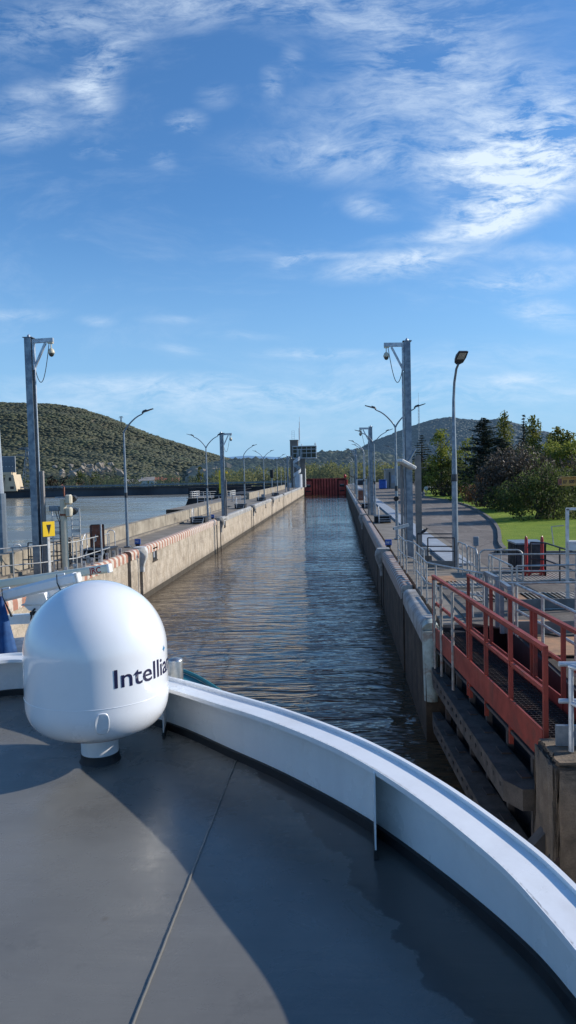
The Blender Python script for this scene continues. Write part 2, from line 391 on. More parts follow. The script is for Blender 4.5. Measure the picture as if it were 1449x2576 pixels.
cb = t.n('ShaderNodeCombineXYZ'); t.l(cx, cb.inputs[0]); t.l(cz, cb.inputs[1]); P = cb.outputs[0]
# wispy fibre noise
wn = t.n('ShaderNodeTexNoise', i_Scale=2.2, i_Detail=4.); t.l(P, wn.inputs[0])
wsub = t.n('ShaderNodeVectorMath', operation='SUBTRACT'); t.l(wn.outputs['Color'], wsub.inputs[0]); wsub.inputs[1].default_value = (.5, .5, .5)
wsc = t.n('ShaderNodeVectorMath', operation='SCALE'); t.l(wsub.outputs[0], wsc.inputs[0]); wsc.inputs['Scale'].default_value = .15
wad = t.n('ShaderNodeVectorMath', operation='ADD'); t.l(P, wad.inputs[0]); t.l(wsc.outputs[0], wad.inputs[1]); PW = wad.outputs[0]
fib = t.noise(t.map(PW, scale=(1.0, 3.2, 1), rot=(0, 0, -.38)), 5.5, 9, .62, .35)
fib2 = t.noise(t.map(PW, scale=(1, 1.6, 1), rot=(0, 0, .2)), 9, 7, .65, .2)
fib3 = t.noise(t.map(PW, scale=(1, 3.6, 1), rot=(0, 0, -.55)), 19, 7, .7, .5)
fibre = t.math('ADD', t.math('ADD', t.math('MULTIPLY', fib, .42), t.math('MULTIPLY', fib2, .24)), t.math('MULTIPLY', fib3, .34))
small = t.n('ShaderNodeVectorMath', operation='SCALE'); t.l(wsub.outputs[0], small.inputs[0]); small.inputs['Scale'].default_value = .055
pad = t.n('ShaderNodeVectorMath', operation='ADD'); t.l(P, pad.inputs[0]); t.l(small.outputs[0], pad.inputs[1])
banks = [(350, 25, 560, 60, -4, .42), (900, 20, 420, 70, 6, .40), (60, 130, 200, 60, -15, .18), (255, 165, 120, 55, -32, .62), (245, 255, 60, 85, 10, .5), (80, 250, 130, 40, -10, .38),
         (65, 335, 110, 45, -5, .42), (465, 320, 45, 26, 0, .55), (208, 385, 26, 22, 0, .4), (285, 390, 50, 25, 15, .32), (410, 412, 32, 26, 20, .32), (540, 255, 45, 30, 0, .25), (677, 222, 28, 42, 0, .38), (732, 165, 28, 40, 10, .3),
         (1345, 330, 230, 130, -12, .85), (1345, 420, 210, 100, -14, 1.25), (1250, 540, 135, 50, -17, 1.4), (1100, 590, 170, 14, -4, .4), (1020, 250, 260, 120, -10, .40), (930, 405, 330, 55, 6, .42), (1090, 130, 220, 90, 12, .36),
         (935, 525, 62, 30, 15, .5), (1000, 662, 175, 34, -4, .78), (1060, 640, 70, 22, -10, .5), (728, 650, 45, 22, -14, .6), (800, 640, 130, 8, 2, .35), (1290, 700, 180, 34, -6, .62), (1350, 765, 85, 26, 4, .55), (1400, 800, 90, 26, 8, .35),
         (790, 886, 150, 14, 3, .55), (460, 880, 50, 12, 8, .35), (1310, 955, 95, 22, -4, .5), (60, 785, 110, 14, 2, .38), (255, 808, 45, 13, 10, .35), (440, 808, 70, 10, 0, .25),
         (420, 968, 380, 28, 3, .55), (980, 990, 560, 34, 1, .48), (540, 945, 60, 9, 0, .35), (200, 1015, 500, 40, 2, .30), (1350, 630, 160, 18, 2, .35), (700, 1060, 900, 60, 0, .18), (1300, 890, 300, 40, 0, .2), (950, 930, 260, 26, 3, .3), (600, 840, 90, 12, 5, .2)]
acc = None
for (u, v, su, sv, rot, wgt) in banks:
    d = ray(u, v); c = (d.x/d.y, d.z/d.y)
    mp = t.n('ShaderNodeVectorMath', operation='SUBTRACT'); t.l(pad.outputs[0], mp.inputs[0]); mp.inputs[1].default_value = (c[0], c[1], 0)
    m1 = t.map(mp.outputs[0], rot=(0, 0, math.radians(rot)))
    m2 = t.n('ShaderNodeVectorMath', operation='MULTIPLY'); t.l(m1, m2.inputs[0]); m2.inputs[1].default_value = (F/su/1.25, F/sv/1.25, 0)
    ln = t.n('ShaderNodeVectorMath', operation='LENGTH'); t.l(m2.outputs[0], ln.inputs[0])
    f = t.rng(ln.outputs['Value'], 0., 1.25, wgt, 0.)
    acc = f if acc is None else t.math('ADD', acc, f)
cl = t.math('MULTIPLY', acc, t.rng(fibre, .43, .60, .0, 1.25, False))
cl = t.math('MULTIPLY', cl, .92, clamp=True)
thin = t.rng(t.noise(t.map(PW, scale=(1, 3, 1), rot=(0, 0, -.25)), 3.2, 9, .68, .4), .47, .78, 0, .17)
cl = t.math('ADD', cl, thin, clamp=True)
front = t.rng(sp.outputs[1], .05, .3); cl = t.math('MULTIPLY', cl, front)
above = t.rng(sp.outputs[2], -.01, .03); cl = t.math('MULTIPLY', cl, above)
tint = t.mix(1., sky.outputs[0], (.64, 1.06, 1.46), 'MULTIPLY')
hzf = t.rng(sp.outputs[2], -.02, .36, .85, 0.)
tint = t.mix(hzf, tint, (2.95, 5.1, 7.75))
colr = t.mix(cl, tint, (6.8, 8.0, 9.4))
bg = t.n('ShaderNodeBackground'); t.l(colr, bg.inputs[0]); bg.inputs[1].default_value = .114
ow = t.n('ShaderNodeOutputWorld'); t.l(bg.outputs[0], ow.inputs[0])
sc.view_settings.view_transform = 'Standard'; sc.view_settings.look = 'None'; sc.view_settings.exposure = 0
sc.render.engine = 'CYCLES'; sc.cycles.max_bounces = 6; sc.cycles.caustics_reflective = False; sc.cycles.caustics_refractive = False

# ================================================================== SETTING
XL, XR, QZ, GATE = -9.85, 1.85, 2.62, 208.
def sheet(name, poly, z, m):
    mb = MB(); mb.add([(x, y, z) for x, y in poly], [tuple(range(len(poly)))]); return struct(mb.build(name, m))
sheet('water', [(XL-.3, -30), (14, -30), (14, GATE+3), (XL-.3, GATE+3)], 0, m_lockwater)
sheet('river', [(-1500, -200), (-12.5, -200), (-12.5, 252), (-1500, 252)], -.02, m_river)
# island quay between lock and river
island = [(-12.2, 6), (XL-.02, 6), (XL-.02, 230), (-14, 230), (-14, 86), (-12.2, 80)]
mb = MB(); mb.prism([(-12.3, -30), (XL-.45, -30), (XL-.45, 232), (-14.5, 232), (-14.5, 88), (-12.3, 84)], -3, QZ-.05); struct(mb.build('quay_ground', m_conc_top))
# right bank
mb = MB(); mb.prism([(4.6, -40), (700, -40), (700, 250), (4.6, 250)], -3, QZ-.05); struct(mb.build('ground', m_conc_top))
mb = MB(); mb.prism([(XR+.45, 17.0), (4.6, 17.0), (4.6, 232), (XR+.45, 232)], -3, QZ-.051); struct(mb.build('quay_ground', m_conc_top))
edge = [G(1300, 1390, QZ), G(1272, 1382, QZ), G(1260, 1366, QZ), G(1259, 1350, QZ), G(1252, 1326, QZ), G(1228, 1300, QZ), G(1180, 1273, QZ), G(1125, 1258, QZ), G(1072, 1250, QZ)]
edge = [Vector((60, edge[0].y-1, QZ)), Vector((16, edge[0].y-.6, QZ))]+edge+[Vector((13.4, 118, QZ)), Vector((15.5, 140, QZ))]
edge = catmull(edge, 8)
road = [(5.3, 22.5), (60, 22.5)]+[(p.x, p.y) for p in edge]+[(15.5, 232), (5.6, 232)]
sheet('road', road, QZ-.042, m_road)
# mown lawn, slightly domed, standing a kerb above the road
mb = MB(); n = len(edge); rows = 14; out = []
for j in range(rows+1):
    f = (j/rows)**1.6
    for p in edge:
        q = Vector((200, max(p.y, 24)+ (p.y-24)*.4, 0)); s_ = p.lerp(q, f); z = QZ+.05+.25*min(1, f*14)+ .06*math.sin(s_.x*.5)*math.cos(s_.y*.3)*min(1, f*20)
        out.append((s_.x, s_.y, z))
mb.add(out, [(j*n+i, (j+1)*n+i, (j+1)*n+i+1, j*n+i+1) for j in range(rows) for i in range(n-1)], True); struct(mb.build('lawn', m_grass))
mb = MB()
for a, b in zip(edge, edge[1:]):
    d = (b-a).normalized(); nrm = Vector((-d.y, d.x, 0))
    mb.add([a+nrm*.13+Vector((0, 0, -.06)), b+nrm*.13+Vector((0, 0, -.06)), b+nrm*.13+Vector((0, 0, .085)), a+nrm*.13+Vector((0, 0, .085)), a-nrm*.05+Vector((0, 0, .085)), b-nrm*.05+Vector((0, 0, .085))], [(0, 1, 2, 3), (3, 2, 5, 4)])
struct(mb.build('kerb', m_kerb))
mb = MB(); mb.box((3.95+.45, 130, QZ-.02), (.9, 205, .12)); struct(mb.build('pavement', m_strip))
# valley floor to the horizon
sheet('terrain', [(-9000, 252), (9000, 252), (9000, 14000), (-9000, 14000)], .6, m_field)

# ---- hills: radial height fields through surveyed skylines
def hnoise(x, y, s):
    return (math.sin(x/s+1.3*math.sin(y/s*.7))*math.cos(y/s*1.1+.8*math.sin(x/s*.6)))
def hill(name, sky_pts, rbase, rridge, m, zb=1., nU=150, nR=46, rough=1., scatter=None, foot=0.):
    us = np.linspace(sky_pts[0][0], sky_pts[-1][0], nU); vs_ = np.interp(us, [p[0] for p in sky_pts], [p[1] for p in sky_pts])
    pts = []
    for j in range(nR+12):
        f = j/nR
        for i in range(nU):
            d = ray(us[i], vs_[i]); hl = math.hypot(d.x, d.y); dx, dy = d.x/hl, d.y/hl
            top = EYE + d.z/hl*rridge
            if f <= 1:
                r = rbase+(rridge-rbase)*f; s_ = f**1.15; s_ = s_*s_*(3-2*s_)*.45+s_*.55
                amp = rough*(top*.055)*math.sin(PI*min(f, 1))
                z = zb+(top-zb)*s_ + amp*(hnoise(dx*r, dy*r, 60)+.6*hnoise(dx*r, dy*r, 27))
            else:
                r = rridge+(f-1)*(rridge-rbase)*1.6; z = top - (f-1)*(f-1)*top*6-(f-1)*top*.6
            pts.append((dx*r, dy*r, z))
    mb = MB(); mb.add(pts, [(j*nU+i, j*nU+i+1, (j+1)*nU+i+1, (j+1)*nU+i) for j in range(nR+11) for i in range(nU-1)], True)
    o = struct(mb.build(name, m)); o['_'] = 0; del o['_']
    return np.array(pts).reshape(nR+12, nU, 3), nR
OCT = np.array([(1, 0, 0), (-1, 0, 0), (0, 1, 0), (0, -1, 0), (0, 0, 1), (0, 0, -.3)], float)
OF = [(0, 2, 4), (2, 1, 4), (1, 3, 4), (3, 0, 4), (2, 0, 5), (1, 2, 5), (3, 1, 5), (0, 3, 5)]
def ico():
    import bmesh
    bm = bmesh.new(); bmesh.ops.create_icosphere(bm, subdivisions=1, radius=1); v = np.array([p.co[:] for p in bm.verts]); f = [tuple(q.index for q in fa.verts) for fa in bm.faces]; bm.free(); return v, f
IV, IF = ico()
def blobs(name, pts, rad, m, flat=.75, label=None, cat=None, tall=1.):
    V = []; Fs = []
    nv = len(IV)
    for k, (p, r) in enumerate(zip(pts, rad)):
        jit = 1+rng.normal(0, .2, nv)[:, None]; a = rng.uniform(0, 6.28); R_ = np.array([[math.cos(a), -math.sin(a), 0], [math.sin(a), math.cos(a), 0], [0, 0, 1]])
        v = (IV*jit) @ R_.T * r * np.array([1, 1, flat*tall]) + np.array(p)+np.array([0, 0, r*.35*tall]); V.append(v); Fs += [tuple(i+k*nv for i in f) for f in IF]
    V = np.concatenate(V); me = bpy.data.meshes.new(name); me.from_pydata(V.tolist(), [], Fs); me.materials.append(m); me.polygons.foreach_set('use_smooth', [True]*len(Fs)); me.update()
    o = bpy.data.objects.new(name, me); COL.objects.link(o); o['kind'] = 'stuff'
    if label: o['label'] = label; o['category'] = cat
    return o
def scatter_on(P_, nR, count, fmax=1.02, fmin=0., dens=None):
    out = []
    while len(out) < count:
        j = rng.uniform(fmin*nR, min(fmax*nR, P_.shape[0]-2)); i = rng.uniform(0, P_.shape[1]-1.01)
        j0, i0 = int(j), int(i); fj, fi = j-j0, i-i0
        p = P_[j0, i0]*(1-fj)*(1-fi)+P_[j0+1, i0]*fj*(1-fi)+P_[j0, i0+1]*(1-fj)*fi+P_[j0+1, i0+1]*fj*fi
        if dens is None or rng.uniform() < dens(p, j/nR): out.append(p)
    return out
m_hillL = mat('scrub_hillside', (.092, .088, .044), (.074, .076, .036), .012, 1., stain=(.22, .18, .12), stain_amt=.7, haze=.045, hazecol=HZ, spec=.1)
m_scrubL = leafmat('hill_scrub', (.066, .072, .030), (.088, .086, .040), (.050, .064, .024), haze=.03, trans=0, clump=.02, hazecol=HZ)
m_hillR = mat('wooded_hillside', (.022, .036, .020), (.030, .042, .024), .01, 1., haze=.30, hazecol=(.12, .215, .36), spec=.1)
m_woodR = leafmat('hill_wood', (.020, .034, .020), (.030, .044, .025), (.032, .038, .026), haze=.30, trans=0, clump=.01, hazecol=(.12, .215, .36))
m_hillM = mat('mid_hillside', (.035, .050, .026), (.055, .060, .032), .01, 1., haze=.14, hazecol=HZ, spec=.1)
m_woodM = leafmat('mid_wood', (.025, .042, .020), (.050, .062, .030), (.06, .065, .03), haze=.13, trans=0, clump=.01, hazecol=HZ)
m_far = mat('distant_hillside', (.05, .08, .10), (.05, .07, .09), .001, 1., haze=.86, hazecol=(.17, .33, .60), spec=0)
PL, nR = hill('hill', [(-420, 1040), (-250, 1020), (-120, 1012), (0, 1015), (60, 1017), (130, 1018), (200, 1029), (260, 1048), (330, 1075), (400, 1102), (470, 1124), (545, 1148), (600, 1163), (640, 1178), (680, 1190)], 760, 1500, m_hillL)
def densL(p, f):
    q = hnoise(p[0]*.6, p[1]*1.6, 70)+.6*hnoise(p[0], p[1]*1.5, 31)+(.5 if p[0] < -380 else -.25)
    return .97 if q > -.75 else .25
pts = scatter_on(PL, nR, 26000, 1.0, .04, densL)
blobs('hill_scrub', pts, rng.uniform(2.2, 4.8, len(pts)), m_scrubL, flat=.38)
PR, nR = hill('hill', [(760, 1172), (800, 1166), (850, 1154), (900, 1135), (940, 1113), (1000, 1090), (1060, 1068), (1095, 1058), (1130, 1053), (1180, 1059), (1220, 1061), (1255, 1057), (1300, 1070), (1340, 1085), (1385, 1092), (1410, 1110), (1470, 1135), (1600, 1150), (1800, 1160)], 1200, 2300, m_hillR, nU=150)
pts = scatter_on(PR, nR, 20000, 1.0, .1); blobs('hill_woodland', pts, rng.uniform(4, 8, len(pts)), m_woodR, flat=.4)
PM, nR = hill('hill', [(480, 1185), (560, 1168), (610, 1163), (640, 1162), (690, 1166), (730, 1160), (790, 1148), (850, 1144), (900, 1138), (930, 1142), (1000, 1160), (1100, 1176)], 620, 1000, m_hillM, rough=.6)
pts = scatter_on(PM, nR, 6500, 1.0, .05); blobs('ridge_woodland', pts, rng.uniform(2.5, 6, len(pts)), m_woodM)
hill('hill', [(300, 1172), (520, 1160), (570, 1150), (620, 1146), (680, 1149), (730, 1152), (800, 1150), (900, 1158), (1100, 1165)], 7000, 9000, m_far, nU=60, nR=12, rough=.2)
# pale rock outcrops on the hill foot
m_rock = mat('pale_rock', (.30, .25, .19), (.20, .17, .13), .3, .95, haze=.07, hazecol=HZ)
for k, (u, v) in enumerate([(195, 1178), (250, 1172), (520, 1184), (690-120, 1187)]):
    d = ray(u, v); hl = math.hypot(d.x, d.y); r = 800; base = (d.x/hl*r, d.y/hl*r, EYE+d.z/hl*r)
    mb = MB()
    for q in range(26):
        jit = 1+rng.normal(0, .35, len(IV))[:, None]; vv = IV*jit*rng.uniform(1.2, 3.4)*np.array([1.2, 1, 1])+np.array(base)+np.array([rng.normal(0, 13), rng.normal(0, 9), rng.normal(-3, 3.)]); mb.add(vv.tolist(), IF)
    struct(mb.build('hill', m_rock)); _ = (['pale rock outcrop on the left hill foot, nearest the tall camera pole', 'broad pale rock outcrop on the hill foot left of the first street lamp', 'pale rock outcrop low on the hill left of the double lamp', 'small pale rock outcrop beside the second camera pole'][k],)

# ---- far-bank woods (one mass)
def leafy(centres, radii, dens, leaf, m, name, parent=None, squash=(1, 1, 1), down=0.):
    """many small leaf faces through a set of ellipsoidal clumps"""
    V = []
    for (c, r) in zip(centres, radii):
        nn = max(6, int(dens*r*r))
        d = rng.normal(size=(nn, 3)); d /= np.linalg.norm(d, axis=1)[:, None]
        p = np.array(c)+d*(rng.uniform(.35, 1.08, nn)**.6)[:, None]*r*np.array(squash)
        a = rng.normal(size=(nn, 3)); a /= np.linalg.norm(a, axis=1)[:, None]
        b = np.cross(a, rng.normal(size=(nn, 3))); b /= np.linalg.norm(b, axis=1)[:, None]
        s = leaf*rng.uniform(.6, 1.4, nn)[:, None]
        V.append(np.stack([p-a*s, p+b*s*.6, p+a*s, p-b*s*.6], 1).reshape(-1, 3))
    V = np.concatenate(V); nq = len(V)//4
    me = bpy.data.meshes.new(name); me.from_pydata(V.tolist(), [], np.arange(nq*4).reshape(-1, 4).tolist()); me.materials.append(m); me.update()
    o = bpy.data.objects.new(name, me); COL.objects.link(o)
    if parent is not None: o.parent = parent
    return o
m_bank = leafmat('bank_tree_leaves', (.20, .22, .06), (.29, .27, .085), (.34, .30, .10), haze=.04, clump=.09, trans=.5, hazecol=HZ)
m_bank2 = leafmat('bank_dark_leaves', (.075, .10, .035), (.13, .15, .05), (.16, .11, .055), haze=.04, clump=.09, trans=.4, hazecol=HZ)
def bankwood(u0_, u1_, y0, y1, n, hmin, hmax, m, name, label):
    C = []; R_ = []
    for _ in range(n):
        u = rng.uniform(u0_, u1_); y = rng.uniform(y0, y1); h = rng.uniform(hmin, hmax); x = AY(u, 1200, y).x
        wd = h*rng.uniform(.2, .36)
        for k in range(5):
            f = k/4; C.append((x+rng.normal(0, wd*.3), y+rng.normal(0, wd*.3), .6+h*(.15+.75*f))); R_.append(wd*(1.15-.75*abs(f-.3)))
    o = leafy(C, R_, 9, .42, m, name); o['kind'] = 'stuff'; o['label'] = label; o['category'] = 'woodland'; return o
bankwood(540, 760, 270, 330, 110, 4.5, 8.2, m_bank, 'woodland', 'yellow green riverside wood behind the lamps left of the control tower')
bankwood(760, 1060, 262, 330, 130, 6, 9.6, m_bank, 'woodland', 'yellow green wood beyond the red lock gate')
bankwood(240, 560, 300, 420, 100, 3, 6.5, m_bank2, 'woodland', 'low mixed wood along the far river bank below the left hill')
bankwood(-60, 300, 300, 400, 70, 3.5, 7, m_bank2, 'woodland', 'dark low scrub along the far river bank at the left')

# ================================================================== LOCK WALLS
def bullnose(y0, y1, x, side, m, name, parent):
    """rounded coping along the wall head; side=+1 when the land lies to +x"""
    R_ = .17; mb = MB(); prof = [(0, -.42), (0, -.16)]
    for k in range(7):
        a = PI-k*(PI/2)/6; prof.append((.17+R_*math.cos(a), -.16+R_*math.sin(a)))
    prof += [(.36, .008), (.36, -.2)]
    ny = max(2, int((y1-y0)/2)); vs = []
    for j in range(ny+1):
        y = y0+(y1-y0)*j/ny
        for (a, b) in prof: vs.append((x+side*(a-.05), y, QZ+b))
    k = len(prof); fs = [(j*k+i, j*k+i+1, (j+1)*k+i+1, (j+1)*k+i) for j in range(ny) for i in range(k-1)]
    mb.add(vs, fs, False); mb.add([vs[i] for i in range(k)], [tuple(range(k))]); mb.add([vs[ny*k+i] for i in range(k)], [tuple(range(k))[::-1]])
    return mb.build(name, m, parent)
def horn(y, x, side, m, parent, name='horn'):
    """tapering painted steel nose that guards the bollard groove"""
    mb = MB(); rings = []
    for k in range(9):
        f = k/8; z = QZ+.04-1.25*f; wd = .62*(1-f)**1.3+.14; out = .30*math.sin(PI*min(1, f*1.1+.12))*(1-f)+.06
        rings.append([(x-side*out*.1+side*.35, y-wd/2, z), (x-side*out, y-wd/2*.75, z), (x-side*(out+.05), y, z), (x-side*out, y+wd/2*.75, z), (x-side*out*.1+side*.35, y+wd/2, z)])
    vs = [p for r in rings for p in r]; mb.add(vs, [(j*5+i, j*5+i+1, (j+1)*5+i+1, (j+1)*5+i) for j in range(8) for i in range(4)], True)
    mb.add(rings[0], [(0, 1, 2, 3, 4)]); return mb.build(name, m, parent)
def lockwall(root, x, side, segs, grooves, m, copings):
    """wall body in blocks between groove slots"""
    cuts = sorted(grooves)
    y = segs[0]; mb = MB()
    for g in cuts+[None]:
        y1 = (g-.28) if g is not None else segs[1]
        x0, x1 = (x-.6, x) if side < 0 else (x, x+.6)
        n = max(1, int(round((y1-y)/12.5)))
        for k in range(n):
            a = y+(y1-y)*k/n; b = y+(y1-y)*(k+1)/n-(.04 if k < n-1 else 0)
            mb.box(((x0+x1)/2, (a+b)/2, QZ/2-1.61), (x1-x0, b-a, QZ+2.8-.02))
        if g is not None: y = g+.28
    o = mb.build('wall_face', m, root)
    mb = MB(); xx = x+side*.75
    mb.box((xx, sum(segs)/2, 0), (.32, segs[1]-segs[0], 4.9)); mb.build('groove_back', m_black, root)
    for (a, b, mm) in copings: bullnose(a, b, x, side, mm, 'coping', root)
LG = [33.7, 35.75, 58.5, 60.3, 82, 83.6, 106.5, 108, 129, 130.5, 152, 174]
lw = thing('lock_wall', 'long sunlit concrete lock wall left of the water, with red and white coping at its near end', 'wall', (0, 0, 0))
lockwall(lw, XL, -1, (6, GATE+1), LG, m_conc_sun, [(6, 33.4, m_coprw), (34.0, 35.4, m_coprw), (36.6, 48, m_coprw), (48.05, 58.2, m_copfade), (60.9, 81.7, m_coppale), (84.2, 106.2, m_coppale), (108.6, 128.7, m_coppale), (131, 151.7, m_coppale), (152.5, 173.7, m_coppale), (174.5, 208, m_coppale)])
for g in (36.0, 60.5, 83.8, 108.2): horn(g, XL, -1, m_white_rough if g < 60 else m_coppale, lw)
for g in (38.5, 62.6, 86, 98, 120, 141): # window niches
    mb = MB(); mb.box((XL+.004, g, 2.02), (.03, .85, .62)); o = mb.build('niche', m_black, lw)
    mb = MB(); mb.box((XL+.02, g-.22, 2.05), (.02, .28, .34)); mb.build('plate', m_galv_l, o)
    mb = MB()
    for zz in (1.68, 2.36): mb.box((XL+.02, g, zz), (.06, .98, .07))
    mb.build('frame', m_conc_dark, o)
m_damp = mat('damp_band', (.075, .06, .04), (.05, .04, .028), 2, .7, fine=.3)
mb = MB()
for a, b in zip([6]+[g+.3 for g in LG], [g-.3 for g in LG]+[208]): mb.box((XL+.002, (a+b)/2, .06), (.03, b-a-.05, .42))
mb.build('damp_band', m_damp, lw)
RG = [22.2, 32.6, 34.4, 37.9, 60.2, 62, 83, 100, 122, 144, 166, 188]
rw = thing('lock_wall', 'shaded dark concrete lock wall right of the water, with worn striped coping', 'wall', (0, 0, 0))
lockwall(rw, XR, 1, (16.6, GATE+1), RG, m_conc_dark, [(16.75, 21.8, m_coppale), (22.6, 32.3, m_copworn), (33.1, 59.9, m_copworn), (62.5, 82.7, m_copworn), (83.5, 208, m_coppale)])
for g in (33.4, 61.2): horn(g, XR, 1, m_coppale, rw)
# pier end: worn painted steel nose at the corner of the gate recess
mb = MB()
for k in range(7):
    a = PI/2*k/6
mb.tube([(XR+.14, 16.72, QZ-.12), (XR+.14, 16.72, .9)], [.2, .17], 12); mb.tube([(XR+.14, 16.72, QZ-.12), (XR+.14, 16.95, QZ-.02)], [.2, .16], 12)
m_nose = mat('worn_green_paint', (.42, .50, .47), (.30, .36, .33), 5, .6, stain=(.20, .11, .07), stain_amt=.7)
mb.build('corner_nose', m_nose, rw)
# parapet between quay and river
pr_ = thing('parapet', 'low lichen stained concrete parapet between the quay and the river', 'wall')
mb = MB(); y = -10
while y < 78:
    L = 7.6 if y+7.6 < 78 else 78-y
    mb.box((-12.35, y+L/2-.02, QZ+.35), (.42, L-.05, .9)); y += 7.6
mb.build('wall', m_parapet, pr_)
mb = MB(); mb.box((-12.0, 34, QZ-.0), (.25, 88, .14)); mb.build('plinth', m_conc_top, pr_)
mb = MB(); mb.box((-12.75, 34, .8), (.5, 88, 4.2)); mb.build('river_face', m_conc_dark, pr_)
mb = MB()
for a in range(5): mb.box((-13.2, 106+a*14.2+7, QZ+.4), (.4, 14.1, 1.0))
tag(mb.build('parapet', m_parapet), 'farther pale concrete parapet stretching towards the control tower', 'wall')

# ================================================================== far river dam wall
rd = thing('dam_wall', 'long dark concrete dam wall across the far side of the river', 'wall')
mb = MB(); mb.box((-180, 253, .6), (300, 3, 4.2)); mb.build('wall', m_farconc, rd)
mb = MB(); mb.box((-170, 251.2, 2.78), (320, .8, .5)); mb.build('ledge', m_darksteel, rd)
mb = MB()
for k in range(110): mb.box((-190+k*1.6, 253.5, 3.35), (.08, .08, 1.2))
mb.bar((-190, 253.5, 3.95), (-14, 253.5, 3.95), .06, .06); mb.bar((-190, 253.5, 3.5), (-14, 253.5, 3.5), .04, .5)
mb.build('fence', mat('fence_grey', (.25, .27, .27), (.2, .22, .22), 1, .7), rd)
dk = thing('pier', 'black wet stone pier standing in the river below the second camera pole', 'pier')
mb = MB(); mb.add([(-28.2, 130, -1), (-15, 130, -1), (-15, 130, 2.1), (-26.9, 130, 2.1), (-28.2, 139, -1), (-15, 139, -1), (-15, 139, 2.1), (-26.9, 139, 2.1)], [(0, 1, 2, 3), (4, 7, 6, 5), (3, 2, 6, 7), (0, 3, 7, 4), (0, 4, 5, 1)])
mb.build('body', m_farblack, dk)
mb = MB(); mb.box((-21, 134.5, 2.16), (12.3, 9.4, .12)); mb.build('cap', m_conc_top, dk)
dk2 = thing('dam_wall', 'black nearer dam wall running from the pier to the control tower', 'wall')
mb = MB(); mb.box((-26, 205, 1.0), (32, 3, 3.7)); mb.build('wall', m_farblack, dk2)
mb = MB(); mb.box((-17.5, 152, 1.4), (9, 26, 2.2)); mb.build('base', m_farblack, dk2)
sheet('forecourt', [(-20, 84), (-12.4, 84), (-12.4, 128), (-20, 128)], QZ-.3, m_conc_top)
mb = MB(); mb.prism([(-20, 84), (-14.45, 84), (-14.45, 128), (-20, 128)], -2, QZ-.31); struct(mb.build('quay_ground', m_conc_dark))

# ================================================================== RAILINGS
def railing(pts, label, h=1.08, rails=(1., .5), r=.024, post=1.9, m=None, foot=QZ, group='railings on the lock side', name='railing', kick=None, tops=True, posts=None):
    """pts: plan points (x, y). parts: rails, posts"""
    m = m or m_rail; P3 = [Vector((p[0], p[1], foot)) for p in pts]
    o = thing(name, label, 'railing', P3[0], 0, group); o0 = P3[0]
    for k, f in enumerate(rails):
        mb = MB(); mb.tube([p-o0+Vector((0, 0, h*f)) for p in P3], r, 8); mb.build('handrail' if k == 0 else 'rail', m, o)
    for a, b in zip(P3, P3[1:]):
        L = (b-a).length; n = max(1, int(round(L/post)))
        for k in range(n+1 if b is P3[-1] else n):
            p = a.lerp(b, k/n)-o0; mb = MB(); mb.tube([p, p+Vector((0, 0, h))], r*1.05, 8); mb.build('post', m, o)
    if kick:
        mb = MB()
        for a, b in zip(P3, P3[1:]): mb.bar(a-o0+Vector((0, 0, kick/2+.01)), b-o0+Vector((0, 0, kick/2+.01)), .04, kick)
        mb.build('kick_plate', mat('grey_kick_plate', (.20, .20, .19), (.15, .145, .135), 3, .7, stain=(.12, .08, .06), stain_amt=.5), o)
    return o
Z1 = QZ+1.08
def g2(u, v, z=Z1): p = G(u, v, z); return (p.x, p.y)
# ---- right bank
railing([g2(1001, 1345), g2(1022, 1363)], 'short steel railing beside the coping left of the right camera pole', post=.9)
railing([g2(1022, 1360), g2(1041, 1365), g2(1066, 1384)], 'angled steel railing in front of the tall right camera pole', post=1.)
railing([g2(1047, 1389), g2(1073, 1415), g2(1096, 1420), g2(1188, 1438), g2(1216, 1443)], 'steel railing bending round the far end of the red gate walkway', post=1.5)
railing([g2(1050, 1343), g2(1139, 1343)], 'dark two rail railing between camera pole and tall lamp, farther one', m=m_darksteel, rails=(1., .56), post=1.6)
railing([g2(1076, 1353), g2(1143, 1353)], 'dark two rail railing between camera pole and tall lamp, nearer one', m=m_darksteel, rails=(1., .56), post=1.5, kick=.25)
def hoop(pts, label, r=.026, m=None, h=1.05, foot=QZ, bars=1, group='round cornered railing panels'):
    a, b = Vector((*pts[0], foot)), Vector((*pts[1], foot)); d = b-a; L = d.length; e = d.normalized()
    o = thing('guard_rail', label, 'railing', a, 0, group); rc = .18; path = [e*0+Vector((0, 0, .0)), Vector((0, 0, h-rc))]
    for k in range(1, 6): t_ = PI/2*k/5; path.append(e*(rc-rc*math.cos(t_))+Vector((0, 0, h-rc+rc*math.sin(t_))))
    for k in range(6): t_ = PI/2*k/5; path.append(e*(L-rc+rc*math.sin(t_))+Vector((0, 0, h-rc+rc*math.cos(t_))))
    path.append(e*L+Vector((0, 0, 0)))
    mb = MB(); mb.tube(path, r, 8); mb.build('frame', m or m_rail, o)
    mb = MB(); mb.tube([Vector((0, 0, .5)), e*L+Vector((0, 0, .5))], r*.8, 6); mb.build('rail', m or m_rail, o)
    for k in range(bars): mb = MB(); q = e*(L*(k+1)/(bars+1)); mb.tube([q, q+Vector((0, 0, h))], r*.8, 6); mb.build('bar', m or m_rail, o)
    return o
hoop((g2(1152, 1360), g2(1175, 1370)), 'round cornered light railing panel just right of the tall lamp', bars=1)
hoop((g2(1176, 1370), g2(1200, 1381)), 'round cornered light railing panel left of the grey switch post', bars=2)
hoop((g2(1206, 1381), g2(1315, 1381)), 'wide round cornered railing panel in front of the dark skip', bars=1)
railing([g2(1238, 1395), g2(1449, 1393), g2(1500, 1393)], 'long horizontal steel railing in front of the dark skip', rails=(1., .56), post=2.4)
railing([g2(1230, 1396), g2(1288, 1424)], 'steel railing slanting right of the switch post', rails=(1., .5), post=1.3)
